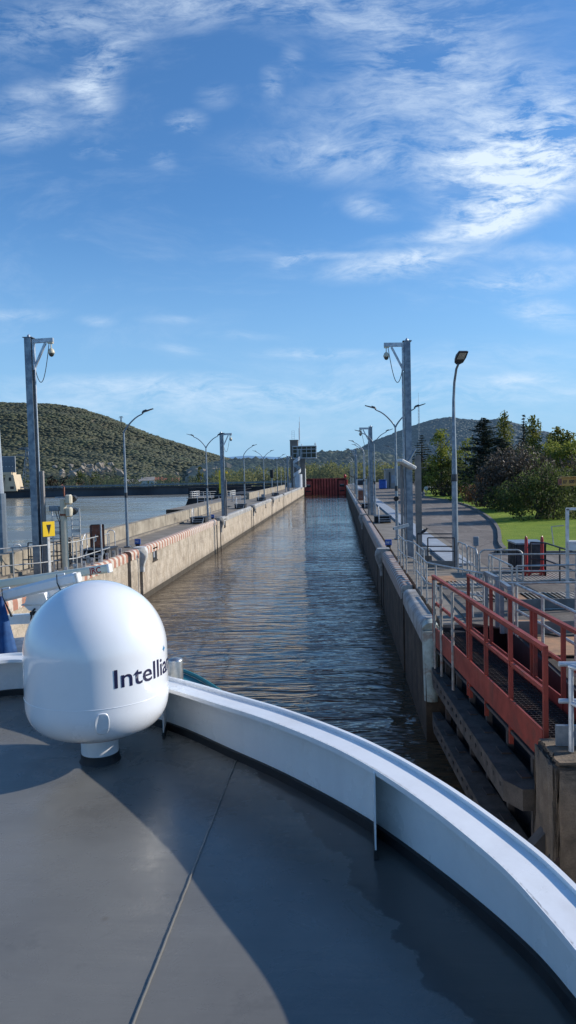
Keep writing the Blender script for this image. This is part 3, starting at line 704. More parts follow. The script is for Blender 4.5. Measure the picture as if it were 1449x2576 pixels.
railing([g2(1299, 1470), g2(1365, 1500), g2(1449, 1541), g2(1520, 1578)], 'light steel railing slanting beside the red walkway', rails=(1., .5), post=1.9, r=.028)
railing([g2(1300, 1424), g2(1449, 1421), g2(1520, 1421)], 'horizontal steel railing above the grey curb beam', rails=(1., .0), post=1.9, kick=.24)
railing([g2(1260, 1466), g2(1290, 1467), g2(1449, 1465), g2(1540, 1465)], 'nearer horizontal railing with grey kick plate behind the white gantry', rails=(1.,), post=1.9, kick=.26)
railing([g2(1372, 1366), g2(1449, 1390), g2(1520, 1412)], 'dark railing running from the skip to the right edge', m=m_darksteel, rails=(1., .5), post=1.3)
railing([g2(1335, 1364), g2(1372, 1366)], 'short dark railing over the skip top', m=m_darksteel, post=1.)
# near grey railing on the pier block
o = thing('railing', 'pale grey tube railing on the near concrete pier at the right edge', 'railing', G(1437, 1890, QZ), 0, 'railings on the lock side')
q = G(1437, 1890, QZ)
for pth, nm in (([(0, 0, 0), (0, 0, 1.08)], 'post'), ([(-.14, .02, 1.08), (1.4, 0, 1.08)], 'handrail'), ([(-.14, .02, .62), (1.4, 0, .62)], 'rail'), ([(-.02, 0, 1.06), (1.0, -1.3, .95)], 'handrail'), ([(0, 0, .6), (1.0, -1.3, .5)], 'rail')):
    MB().tube(pth, .032, 10).build(nm, m_galv_l, o)
# steel frames, switch post
for k, (u, v, u2, v2, lb) in enumerate([(1262, 1466, 1282, 1480, 'grey square steel frame standing right behind the red walkway'), (1222, 1441, 1250, 1455, 'grey square steel frame behind the far railing of the red walkway')]):
    a, b = Vector((*g2(u, v, Z1), QZ)), Vector((*g2(u2, v2, Z1), QZ)); o = thing('barrier_gate', lb, 'barrier', a)
    for p in (Vector((0, 0, 0)), b-a): MB().box(p+Vector((0, 0, .52)), (.08, .08, 1.04)).build('post', m_galv, o)
    MB().bar(Vector((0, 0, 1.08)), b-a+Vector((0, 0, 1.08)), .09, .08).build('crossbar', m_galv, o)
p = G(1198, 1432, QZ); o = thing('switch_post', 'small grey switch box on a post among the railings', 'control post', p)
MB().tube([(0, 0, 0), (0, 0, .9)], .035, 8).build('post', m_rail, o); MB().box((0, 0, .98), (.18, .14, .32), bev=.015).build('box', m_galv, o)
# cover plates and gratings let into the ground
for k, (uv, m_, lb) in enumerate([((1180, 1470, 1.5, 1.2), m_plateg, 'pale steel cover plate at the far end of the walkway'), ((1110, 1458, .9, 1.5), m_plate, 'rust brown cover plate beside the far railing'),
    ((1225, 1500, 1.2, 1.5), m_plateg, 'pale grating plate between the steel frames'), ((1310, 1502, 2.2, 1.1), m_plate, 'rust brown floor plate below the kick plate'), ((1400, 1500, 1.8, 1.2), m_plateg, 'pale ribbed floor plate at the right'),
    ((1330, 1572, 1.1, 1.0), m_plate, 'tan hatch cover right of the red walkway'), ((1420, 1625, 1.1, 1.5), m_plate, 'tan hatch cover at the right edge'), ((1340, 1452, 2.2, 1.6), m_plateg, 'ribbed grating in front of the red stand')]):
    p = G(uv[0], uv[1], QZ)
    mb = MB(); mb.box((0, 0, .0), (uv[2], uv[3], .03), bev=.008)
    if m_ is m_plateg:
        for j in range(int(uv[2]/.12)): mb.box((-uv[2]/2+.1+j*.12, 0, .02), (.035, uv[3]*.94, .02))
    o = mb.build('cover_plate', m_, None, p+Vector((0, 0, .0))); tag(o, lb, 'cover plate', 'cover plates in the lock side paving')
# paving of the gate machinery area
mb = MB(); mb.prism([(3.75, 8.9), (4.6, 8.9), (4.6, 17.05), (3.75, 17.05)], -3, QZ-.05); struct(mb.build('quay_ground', m_conc_dark))
mb = MB(); mb.prism([(2.9, 17), (14, 8), (60, 8), (60, 22.4), (2.9, 22.4)], QZ-.06, QZ-.02); struct(mb.build('apron', mat('apron_concrete', (.17, .145, .12), (.11, .095, .08), 1.2, .9, bump=.5, stain=(.06, .05, .04), stain_amt=.7, fine=.4, joints=[(0, 1.9, .02, .5), (1, 1.5, .025, .5)])))

# ================================================================== LOCK GATE (near, folded into its recess)
A = Vector((2.64, 9.75)); B_ = Vector((2.04, 16.6)); AB = (B_-A); Lg = AB.length; ed = AB.normalized(); ex = Vector((ed.y, -ed.x))
def W(s, o_, z): p = A+ed*s+ex*o_; return Vector((p.x, p.y, z))
gt = thing('lock_gate', 'open lock gate leaf with red railed walkway and grey timber fenders', 'lock gate')
WZ = 2.5
mb = MB()
mb.bar(W(0, .40, WZ-.07), W(Lg, .40, WZ-.07), .70, .05); m_grate = mat('dark_walkway_mesh', (.07, .058, .05), (.04, .035, .033), 6, .7, metal=.3, stain=(.16, .06, .03), stain_amt=.5)
for k in range(int(Lg/.09)): mb.bar(W(k*.09+.03, .07, WZ-.03), W(k*.09+.03, .73, WZ-.03), .012, .03)
for k in range(9): mb.bar(W(0, .08+.08*k, WZ-.036), W(Lg, .08+.08*k, WZ-.036), .01, .02)
mb.build('walkway', m_grate, gt)
for o_ in (0, .78):
    ext = -1.6 if o_ else 0
    if o_: MB().bar(W(ext, o_, WZ-.02), W(Lg-.1, o_, WZ-.02), .025, .34).build('toe_board', m_red, gt)
    else: MB().bar(W(.05, -.02, WZ-.06), W(Lg-.35, -.02, WZ-.06), .03, .42).build('toe_board', m_red, gt)
    MB().bar(W(ext, o_, WZ+1.25), W(Lg, o_, WZ+1.25), .07, .055).build('handrail', m_red, gt)
    MB().bar(W(ext, o_, WZ+.68), W(Lg, o_, WZ+.68), .04, .06).build('rail', m_red, gt)
    for s_ in ([.02, 1.45, 2.75, 3.75, 3.9, Lg-.05] if not o_ else [-1.2, .2, 1.4, 2.6, 2.75, 3.9, 5.1, Lg-.05]):
        MB().bar(W(s_, o_, WZ-(.55 if not o_ and s_ < 4 else .2)), W(s_, o_, WZ+1.24), .062, .062).build('post', m_red, gt)
m_oldpaint = mat('flaking_white_post', (.36, .35, .32), (.24, .23, .21), 7, .8, stain=(.25, .07, .04), stain_amt=.8)
for s_ in (4.9, 5.9, 6.55): MB().tube([W(s_, -.045, WZ-.75), W(s_, -.045, WZ+1.2)], .032, 8).build('post', m_oldpaint, gt)
mb = MB(); mb.bar(W(0, .42, .2), W(Lg, .42, .2), .06, 4.4); mb.build('skin_plate', m_farblack, gt)
m_gs = mat('gate_steel_shade', (.055, .05, .05), (.03, .03, .032), 3, .7, stain=(.10, .045, .03), stain_amt=.5)
for z_ in (WZ-.36, 1.45, .35): MB().bar(W(0, .2, z_), W(Lg, .2, z_), .44, .05).build('girder', m_gs, gt)
for s_ in (.9, 2.05, 3.2, 4.3, 5.3, 6.3): MB().bar(W(s_, .17, -1.), W(s_, .17, WZ-.3), .10, .12).build('stiffener', mat('gate_post_grey', (.075, .07, .07), (.05, .045, .045), 4, .7, stain=(.12, .06, .04), stain_amt=.6), gt)
def beam(z0, z1, s0, s1, wl0, wl1):
    pts = []; f = lambda s: (s-s0)/(s1-s0)
    ring = [(s0, .10), (s0, -wl0*.55), (s0+.35, -wl0), (s1-.5, -wl1), (s1, -wl1*.5), (s1, .10)]
    lo = [W(s, o_, z0) for s, o_ in ring]; hi = [W(s, o_, z1) for s, o_ in ring]; n = 6
    mb = MB(); mb.add(lo+hi, [tuple(range(n)), tuple(range(2*n-1, n-1, -1))]+[(i, n+i, n+(i+1) % n, (i+1) % n) for i in range(n)])
    bo = mb.build('timber_fender', m_timber, gt)
    for k in range(7): s_ = s0+.5+k*(s1-s0-.9)/6; MB().bar(W(s_-.14, -.02, z1+.012), W(s_+.14, -.02, z1+.012), .14, .02).build('bolt_plate', m_gs, bo)
    mb = MB()
    for k in range(15):
        s_ = s0+.5+k*(s1-s0-1.2)/14; q = W(s_, -(wl0+(wl1-wl0)*f(s_))-.004, (z0+z1)/2+.03); mb.tube([q, q-Vector((ex.x, ex.y, 0))*.01], .035, 8)
    mb.build('bolt_hole', m_black, bo)
beam(1.42, 1.72, .35, 6.75, .36, .16); beam(.42, .70, .25, 6.75, .36, .16)
# recess behind the gate
rc = thing('gate_recess', 'dark concrete recess wall behind the open lock gate', 'wall')
MB().box((3.72, 12.8, .2), (.08, 8, 4.7)).build('wall', m_farblack, rc)
MB().box((2.9, 17.0, .2), (1.7, .1, 4.6)).build('end_wall', m_farblack, rc)
# near pier block
nb = thing('pier_block', 'rough dark concrete pier block at the near end of the gate', 'pier', (0, 0, 0))
import bmesh
def roughblock(x0, x1, y0, y1, z0, z1, n=26, amp=.018):
    bm = bmesh.new(); bmesh.ops.create_cube(bm, size=1)
    for v in bm.verts: v.co = Vector((x0+(v.co.x+.5)*(x1-x0), y0+(v.co.y+.5)*(y1-y0), z0+(v.co.z+.5)*(z1-z0)))
    bmesh.ops.bevel(bm, geom=bm.edges[:], offset=.07, segments=2, affect='EDGES')
    bmesh.ops.subdivide_edges(bm, edges=bm.edges[:], cuts=10, use_grid_fill=True)
    for v in bm.verts: v.co += Vector(rng.normal(0, amp*.5, 3))
    mb = MB(); mb.add([v.co[:] for v in bm.verts], [tuple(q.index for q in f.verts) for f in bm.faces], True); bm.free(); return mb
m_block = mat('rough_pier_concrete', (.22, .17, .125), (.13, .105, .08), 4, .95, bump=1.4, stain=(.05, .045, .035), stain_amt=.7, fine=.6, streak=.3)
roughblock(2.46, 6.2, 8.75, 9.7, -2, QZ-.02).build('body', m_block, nb)
MB().box((3.6, 9.35, QZ+.12), (1.9, .05, .26)).build('channel', m_galv, nb)
mb = MB(); mb.box((2.33, 9.1, 1.0), (.36, .5, .5), bev=.03); mb.build('corbel', m_block, nb)
for k in range(2): 
    mb = MB(); c = Vector((2.34+.17*k, 9.25-.35*k, 1.42)); mb.add([c+Vector(v) for v in ((-.14, -.1, -.14), (.14, -.1, -.14), (.14, -.1, .18), (-.14, .1, -.14), (.14, .1, -.14), (.14, .1, .18))], [(0, 1, 2), (3, 5, 4), (0, 3, 4, 1), (1, 4, 5, 2), (0, 2, 5, 3)]); mb.build('bracket', m_gs, nb)
mb = MB(); mb.add([(2.2, 9.5, .9), (2.2, 9.5, 1.35), (2.36, 8.9, 1.0), (2.36, 8.9, .55)], [(0, 1, 2, 3)]); mb.build('deflector_plate', m_gs, nb)

# ================================================================== far red gate
fg = thing('lock_gate', 'closed red ribbed lock gate at the far end of the lock', 'lock gate', (0, GATE, 0))
GZ = 4.6
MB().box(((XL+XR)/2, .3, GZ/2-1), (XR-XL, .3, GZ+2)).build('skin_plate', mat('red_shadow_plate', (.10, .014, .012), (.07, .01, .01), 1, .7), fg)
mb = MB()
for k in range(9): mb.box((XL+2.75+k*.775, -.08, GZ/2-.9), (.52, .5, GZ+1.6))
mb.build('ribs', m_redfar, fg)
MB().box(((XL+XR)/2, .05, GZ-.06), (XR-XL-.3, .7, .14)).build('top_beam', m_redfar, fg)
for x_ in (XL+1.1, XR-1.1):
    mb = MB(); mb.box((x_, .09, GZ/2-.3), (1.9, .14, GZ-.7)); o = mb.build('side_panel', m_redfar, fg)
    for zz, hh in ((2.55, .75), (1.05, .35)): MB().box((x_, .012, zz), (1.45, .03, hh)).build('opening', m_black, o)
    MB().box((x_, -.01, 2.86), (.9, .02, .1)).build('mark', m_white_rough, o)
MB().lathe([(.0, 0), (.35, .1), (.42, .6), (.2, 1.0), (0, 1.1)], (XR-.25, 1.0, GZ), 12).build('drive_cover', m_redbright, fg)
for x_ in (XL-.25, XR+.25): MB().box((x_, .2, QZ+.7), (.5, .7, 1.7), bev=.08).build('gate_post', m_redbright, fg)

# ================================================================== CAMERA POLES
def campole(hh, arm):
    o = thing('camera_pole', '', 'camera pole', (0, 0, 0), 0, 'tall camera poles along the lock')
    mb = MB(); mb.box((0, 0, hh/2), (.02, .26, hh)); mb.box((0, .13, hh/2), (.25, .02, hh)); mb.box((0, -.13, hh/2), (.25, .02, hh)); mb.box((-.0, 0, hh+.01), (.36, .34, .02))
    mb.box((-.12, 0, hh/2), (.012, .24, hh-.02))
    mb.build('column', m_galv, o)
    mb = MB(); mb.lathe([(.07, 0), (.06, .07), (0, .13)], (0, 0, hh+.02), 10); mb.build('cap', m_galv_l, o)
    mb = MB(); mb.bar((.13, 0, hh-.12), (arm, 0, hh-.10), .12, .15); mb.build('arm', m_galv_l, o)
    mb = MB(); mb.bar((.18, 0, hh-1.08), (.62, 0, hh-.2), .08, .08); mb.build('brace', m_galv_l, o)
    mb = MB(); mb.box((.17, 0, hh-.62), (.07, .16, 1.1)); mb.build('bracket', m_galv_l, o)
    mb = MB(); mb.tube([(.20, -.02, 0), (.20, -.02, hh*.9)], .028, 8); mb.tube([(.165, .05, .0), (.165, .05, hh*.86)], .02, 8); mb.build('conduit', m_galv_l, o)
    mb = MB(); mb.box((.30, 0, hh*.22), (.10, .14, hh*.44)); mb.build('cable_duct', mat('brown_grey_duct', (.26, .24, .22), (.2, .18, .17), 3, .7), o)
    cx_ = arm-.09
    mb = MB(); mb.box((cx_-.02, 0, hh-.2), (.2, .12, .06)); mb.tube([(cx_, 0, hh-.22), (cx_, 0, hh-.42)], .02, 8)
    mb.lathe([(.04, .16), (.085, .12), (.115, .04), (.12, -.02), (.112, -.03)], (cx_, 0, hh-.56), 20); c = mb.build('dome_camera', m_cream, o)
    mb = MB(); mb.lathe([(.10, 0), (.095, -.04), (.06, -.1), (0, -.125)], (cx_, 0, hh-.59), 20); mb.build('lens_bowl', m_glassdark, c)
    pts = []
    for k in range(17):
        f = k/16; x_ = .2+(cx_-.08-.2)*f; sag = math.sin(PI*f**.75)
        pts.append((x_, 0, (hh-1.12)*(1-f**2.2)+(hh-.25)*f**2.2-.35*math.sin(PI*f)-.28*sag))
    mb = MB(); mb.tube(pts, .014, 6); mb.build('cable', m_black, o)
    return o
cp = campole(8.7, .92); cp2 = campole(7.15, .92)
bases = [(-11.25, 26.7, 0, 'tall camera pole on the left bank rising through the near railing'), (-10.05, 63.3, 0, 'camera pole on the left bank beside the double lamp'), (-10.45, 150, 0, 'distant camera pole in front of the control tower'),
         (2.82, 30.3, PI, 'tall camera pole on the right bank with a floodlight halfway up'), (2.62, 60.6, PI, 'second camera pole on the right bank, beyond the tall one'), (2.7, 118, PI, 'farthest slim camera pole on the right bank')]
for k, (x, y, rz, lb) in enumerate(bases):
    if k == 0: cp.location = (x, y, QZ-.02); cp['label'] = lb; o = cp
    elif k == 1: cp2.location = (x, y, QZ-.02); cp2['label'] = lb
    else: o = dup(cp if k == 3 else cp2, (x, y, QZ-.02), rz, lb)
# extra fittings on the tall right one
tr = [o for o in COL.objects if o.name.startswith('camera_pole') and abs(o.location.y-30.3) < .01][0]
# ================================================================== STREET LAMPS
def arc(sx, H_, reach, rise):
    return [(sx*reach*f, 0, H_+rise*(math.sin(f*PI/2)**.8)*1.0) for f in [0, .06, .14, .24, .36, .5, .64, .78]]+[(sx*reach*.86, 0, H_+rise*1.03)]
def lamphead(mb, sx, H_, reach, rise):
    a = Vector((sx*reach*.80, 0, H_+rise*1.02)); b = Vector((sx*(reach*1.28), 0, H_+rise*1.22)); d = (b-a)
    for (f, w_, h_) in ((0, .05, .06), (.15, .13, .10), (.45, .15, .07)): pass
    secs = [(0, .04, .05), (.12, .10, .10), (.40, .125, .10), (.45, .14, .05), (1., .12, .03)]
    vs = []; up = Vector((-d.z*sx, 0, abs(d.x))).normalized()*1
    for f, w_, h_ in secs:
        c = a+d*f; vs += [c+Vector((0, -w_, 0)), c+Vector((0, w_, 0)), c+Vector((0, w_*.8, h_)), c+Vector((0, -w_*.8, h_))]
    fs = [(0, 1, 2, 3), (16, 19, 18, 17)]
    for j in range(4):
        for i in range(4): fs.append((j*4+i, (j+1)*4+i, (j+1)*4+(i+1) % 4, j*4+(i+1) % 4))
    mb.add(vs, fs); return a, d
def streetlamp(sides, Hs=5.75, reach=1.2, rise=.95):
    o = thing('street_lamp', '', 'street lamp', (0, 0, 0), 0, 'street lamps along the lock')
    MB().tube([(0, 0, 0), (0, 0, 2.6), (0, 0, Hs)], [.085, .075, .045], 10).build('mast', m_galv, o)
    MB().tube([(0, 0, 2.5), (0, 0, 2.75)], [.085, .08], 10).build('collar', m_darksteel, o)
    MB().box((0, 0, .02), (.3, .3, .05)).build('base_plate', m_galv, o)
    for sx in sides:
        ar = MB().tube(arc(sx, Hs, reach, rise), [.045, .042, .04, .038, .036, .034, .032, .03, .03], 8).build('arm', m_galv, o)
        mb = MB(); a, d = lamphead(mb, sx, Hs, reach, rise); hd = mb.build('lamp_head', m_lamp, ar)
        mb = MB(); c0 = a+d*.5; c1 = a+d*.95; mb.add([c0+Vector((0, -.1, -.004)), c0+Vector((0, .1, -.004)), c1+Vector((0, .09, -.004)), c1+Vector((0, -.09, -.004))], [(0, 1, 2, 3)]); mb.build('lens', m_lens, ar)
    return o
single = streetlamp((1,)); double = streetlamp((-1, 1))
def dup3(root, loc, rz, label): return dup(root, loc, rz, label)
LL = [(-10.76, 36.7, 1, 'single armed street lamp on the left bank beside the start of the striped coping'), (-10.7, 59.4, 2, 'double armed street lamp just left of the second camera pole'), (-10.75, 83.5, 1, 'single armed lamp on the left bank right of the second camera pole'),
      (-10.6, 104, 2, 'double armed lamp on the left bank, second beyond the middle camera pole'), (-10.6, 126.5, 1, 'single armed lamp left of the control tower'), (-10.6, 149.0-4, 2, 'double armed lamp nearest the control tower on its left'), (-10.2, 166, 1, 'small far lamp directly in front of the control tower stair'), (-13.8, 176, 2, 'small far double lamp behind the others left of the tower')]
RL = [(2.93, 38.5, 2, 'double armed street lamp behind the tall right camera pole'), (2.85, 60.3, 2, 'double armed street lamp close behind the second right camera pole'), (2.6, 79, 1, 'single armed lamp on the right bank, first beyond the camera poles'), (3.1, 90, 1, 'single armed lamp on the right bank, set a little behind its neighbour'),
      (2.5, 105, 1, 'single armed lamp on the right bank, in the middle of the far row'), (2.9, 124, 2, 'double armed lamp in the far right row'), (2.6, 140, 1, 'single armed lamp towards the far end of the right row'), (2.7, 160, 1, 'single armed lamp second from the far end of the right row'), (2.7, 182, 1, 'farthest single lamp near the red gate on the right'), (7.6, 98, 1, 'slim lamp beyond the road near the low building')]
usedS = usedD = False
for side, rows in ((0, LL), (1, RL)):
    for (x, y, kd, lb) in rows:
        src = single if kd == 1 else double; rz = 0 if side == 0 else PI
        if (kd == 1 and not usedS) or (kd == 2 and not usedD):
            src.location = (x, y, QZ-.02); src.rotation_euler = (0, 0, rz); src['label'] = lb
            if kd == 1: usedS = True
            else: usedD = True
        else: dup(src, (x, y, QZ-.02), rz, lb)
# tall near lamp on the right whose arm reaches towards the ship
o = thing('street_lamp', 'tall near street lamp on the right bank with its lit side tilted towards the ship', 'street lamp', (4.12, 26.9, QZ-.02), math.radians(-77), 'street lamps along the lock')
MB().tube([(0, 0, 0), (0, 0, 3.1), (0, 0, 5.4)], [.115, .10, .06], 12).build('mast', m_galv, o)
MB().tube([(0, 0, 3.1), (0, 0, 3.35)], [.118, .11], 12).build('collar', m_darksteel, o)
MB().box((0, 0, .03), (.36, .36, .06)).build('base_plate', m_galv, o)
ar = MB().tube([(0, 0, 5.4), (.01, 0, 6.0), (.1, 0, 6.6), (.3, 0, 7.05), (.5, 0, 7.2)], [.06, .05, .045, .042, .04], 10).build('arm', m_galv, o)
mb = MB(); a = Vector((.45, 0, 7.18)); d = Vector((.52, 0, .36)); vs = []
for f, w_, h_ in ((0, .06, .08), (.15, .16, .13), (.5, .19, .12), (1, .175, .04)):
    c = a+d*f; vs += [c+Vector((0, -w_, 0)), c+Vector((0, w_, 0)), c+Vector((-.05, w_*.85, h_)), c+Vector((-.05, -w_*.85, h_))]
mb.add(vs, [(0, 1, 2, 3), (12, 15, 14, 13)]+[(j*4+i, (j+1)*4+i, (j+1)*4+(i+1) % 4, j*4+(i+1) % 4) for j in range(3) for i in range(4)]); hd = mb.build('lamp_head', m_lamp, ar)
nrm = Vector((.36, 0, -.52)).normalized(); c0 = a+d*.42+nrm*.006; c1 = a+d*.92+nrm*.006
MB().add([c0+Vector((0, -.13, 0)), c0+Vector((0, .13, 0)), c1+Vector((0, .125, 0)), c1+Vector((0, -.125, 0))], [(0, 1, 2, 3)]).build('lens', m_lens, ar)

# fittings by the tall right camera pole
p = Vector((3.26, 31.0, QZ)); o = thing('cable_column', 'brown grey rectangular column close behind the tall right camera pole', 'column', p)
MB().box((0, 0, 2.05), (.24, .24, 4.1)).build('column', mat('weathered_column', (.30, .27, .24), (.22, .20, .18), 2, .8, streak=.4), o)
mb = MB(); mb.tube([(.0, 0, 3.6), (.35, .1, 3.6), (.35, .1, 3.8)], .02, 6); mb.build('bracket', m_darksteel, o)
p = AY(1022, 1168, 30.0); o = thing('floodlight', 'white rectangular floodlight clamped halfway up the tall right camera pole', 'floodlight', p, math.radians(20))
M_ = Matrix.Rotation(math.radians(28), 3, 'Y')
MB().box((-.05, -.12, 0), (.72, .5, .14), bev=.03, M=M_).build('housing', m_white_rough, o)
MB().box((.0, 0, -.075), (.5, .34, .03), M=M_).build('glass', m_glassdark, o)
MB().tube([(.1, 0, .1), (.42, 0, .62)], .045, 8).build('bracket', m_galv, o)
p = AY(1008, 1327, 29.6); o = thing('security_camera', 'long white camera housing on a short post left of the tall right pole', 'camera', (p.x, p.y, QZ))
h_ = p.z-QZ
MB().tube([(.1, 0, 0), (.1, 0, h_-.05)], .03, 8).build('post', m_rail, o)
MB().bar((-.28, 0, h_-.04), (.32, .05, h_+.1), .13, .12).build('housing', m_white_rough, o)
MB().bar((-.31, 0, h_-.048), (-.28, 0, h_-.04), .10, .09).build('lens', m_glassdark, o)
p = G(1060, 1412, Z1-.0); p = Vector((3.25, 29.2, QZ)); o = thing('junction_box', 'small grey junction box at the foot of the tall right camera pole', 'box', p)
MB().box((0, -.35, .35), (.32, .2, .36), bev=.02).build('box', m_rail, o); MB().box((0, -.3, .1), (.5, .4, .2)).build('plinth', m_conc_top, o)
p = AY(995, 1252, 38.3); o = thing('loudspeaker', 'black loudspeaker fixed to the double lamp mast on the right', 'loudspeaker', p)
MB().lathe([(.03, 0), (.07, .08), (.12, .25), (.13, .27)], (0, -.1, 0), 12, M=Matrix.Rotation(math.radians(100), 3, 'X')).build('horn', m_black, o)
MB().box((.06, -.05, -.02), (.2, .12, .16), bev=.02).build('driver', m_black, o)
# lattice radio mast far right
p = Vector((15.0, 140, QZ)); o = thing('radio_mast', 'thin lattice radio mast rising in front of the right hill', 'mast', p)
mb = MB()
for k in range(3): a_ = 2*PI*k/3; mb.tube([(.28*math.cos(a_), .28*math.sin(a_), 0), (.12*math.cos(a_), .12*math.sin(a_), 15.5)], .03, 5)
for j in range(26):
    z_ = j*.6; r1 = .28-.16*z_/15.5; r2 = .28-.16*(z_+.6)/15.5
    for k in range(3):
        a_ = 2*PI*k/3; b_ = 2*PI*(k+1)/3; mb.tube([(r1*math.cos(a_), r1*math.sin(a_), z_), (r2*math.cos(b_), r2*math.sin(b_), z_+.6)], .016, 4)
mb.build('lattice', m_galv, o); MB().tube([(0, 0, 15.4), (0, 0, 18.)], .02, 5).build('antenna', m_galv, o)

# ================================================================== CONTROL TOWER
TY = 190
tw = thing('control_tower', 'lock control tower with glazed cabin overhanging the wall beside the red gate', 'building', (0, TY, 0))
MB().box((-11.5, 2.6, 8.6), (2.0, 3.4, 12.2)).build('shaft', m_towerconc, tw)
MB().box((-11.5, 2.6, 14.75), (2.15, 3.6, .18)).build('roof_slab', m_towerconc, tw)
MB().box((-9.35, 1.6, 6.3), (1.25, 2.2, 7.5)).build('column', m_towerconc, tw)
MB().box((-8.72, 1.6, 5.0), (.12, 2.24, 4.8)).build('column_trim', m_white_rough, tw)
cb_ = MB().box((-8.75, 1.6, 11.6), (5.9, 4.2, 2.75)).build('cabin', m_towerglass, tw)
mb = MB()
for x_ in (-11.7, -10.6, -9.4, -8.2, -7.0, -5.8): mb.box((x_, -.52, 11.55), (.10, .08, 3.0))
for z_ in (10.12, 11.35, 12.3, 13.02): mb.box((-8.75, -.53, z_), (6.0, .09, .13))
for y_ in (.5, 1.6, 2.6, 3.7): mb.box((-5.78, y_, 11.55), (.08, .12, 3.0))
for z_ in (10.12, 11.35, 12.3, 13.02): mb.box((-5.77, 1.6, z_), (.09, 4.3, .13))
mb.build('window_frame', m_towerwhite, cb_)
MB().box((-8.75, 1.6, 13.12), (6.2, 4.5, .16)).build('roof', m_towerwhite, cb_)
MB().box((-8.75, 1.6, 10.05), (6.1, 4.4, .12)).build('floor', m_towerwhite, cb_)
mb = MB(); mb.box((-10.0, -.6, 11.3), (.85, .06, 2.2)); mb.build('door', m_towerwhite, tw)
MB().box((-10.0, -.64, 11.4), (.55, .03, 1.7)).build('pane', m_glassdark, tw)
# helical stair
mb = MB(); mr = MB(); cx_, cy_ = -10.7, -1.0
for k in range(46):
    f = k/45; a_ = f*2*PI*2.1+.4; z_ = 3.6+f*6.9; p0 = Vector((cx_+.3*math.cos(a_), cy_+.3*math.sin(a_), z_)); p1 = Vector((cx_+.95*math.cos(a_), cy_+.95*math.sin(a_), z_)); mb.bar(p0, p1, .32, .05)
pth = [(cx_+.97*math.cos(k/60*4.2*PI+.4), cy_+.97*math.sin(k/60*4.2*PI+.4), 3.6+k/60*6.9) for k in range(61)]
for a, b in zip(pth, pth[1:]):
    mr.add([a, b, (b[0], b[1], b[2]+.85), (a[0], a[1], a[2]+.85)], [(0, 1, 2, 3)], True)
mb.tube([(cx_, cy_, 2.6), (cx_, cy_, 11)], .1, 8); st = mb.build('stair', m_galv, tw); mr.build('balustrade', m_towerwhite, st)
MB().lathe([(.98, 0), (.98, 3.4)], (cx_+.3, cy_, QZ-.05), 20).build('stair_drum', m_towerwhite, tw)
mb = MB(); mb.tube([(-10.0, 2, 14.8), (-10.0, 2, 19.5)], .09, 6); mb.tube([(-9.95, 2, 13.1), (-9.95, 2, 20.8)], .03, 5); mb.tube([(-10.15, 1.6, 14), (-10.15, 1.6, 17.8)], .07, 6); mb.build('antenna', m_towerwhite, tw)
mb = MB()
for x_ in (-12.0, -11.35): mb.tube([(x_, 1.6, 14.8), (x_, 1.6, 17.2)], .03, 5)
for k in range(5): mb.tube([(-12.0, 1.6, 15.2+k*.5), (-11.35, 1.6, 15.2+k*.5)], .02, 5)
mb.build('ladder', m_galv_l, tw)
mb = MB(); mb.box((-6.0, .6, 13.6), (.5, .5, .25)); mb.tube([(-6, .6, 13.1), (-6, .6, 14.2)], .04, 6); mb.tube([(-9.4, .2, 13.2), (-9.4, .2, 13.7)], .12, 8); mb.build('roof_equipment', m_white_rough, tw)
MB().box((-12.7, -.5, 3.2), (.9, 2.0, 1.2)).build('annex', m_towerwhite, tw)

# ================================================================== LEFT BANK THINGS
railing([(-14.6, 22.5), (-11.7, 25.6), (-10.95, 26.2), (-10.1, 27.6), (-10.05, 31.5)], 'two rail steel railing passing the tall left camera pole', post=1.6, rails=(1., .42))
railing([(-11.95, 27.5), (-10.9, 27.7), (-10.6, 29.5)], 'dark railing round the sunken hatch on the left bank', m=m_darksteel, post=1.0)
railing([(-12.1, 29.2), (-11.0, 29.4)], 'short dark railing behind the tall left camera pole', m=m_darksteel, post=.9)
def H2(label, x, y, rz=0.):
    o = thing('handrail_hoop', label, 'handrail', (x, y, QZ-.02), rz, 'hooped handrails by the ladders')
    pts = [(-.17, 0, 0), (-.17, 0, .9)]+[(-.17*math.cos(PI*k/8), 0, .9+.17*math.sin(PI*k/8)) for k in range(1, 8)]+[(.17, 0, .9), (.17, 0, 0)]
    MB().tube(pts, .022, 8).build('hoop', m_galv_l, o)
    return o
H2('pale hooped handrail left of the first street lamp', -10.75, 34.0, .4); H2('hooped handrail right at the foot of the double lamp on the left', -10.25, 57.6, 1.2)
H2('hooped handrail at the left edge behind the leftmost pole', -12.3, 27.3, .8)
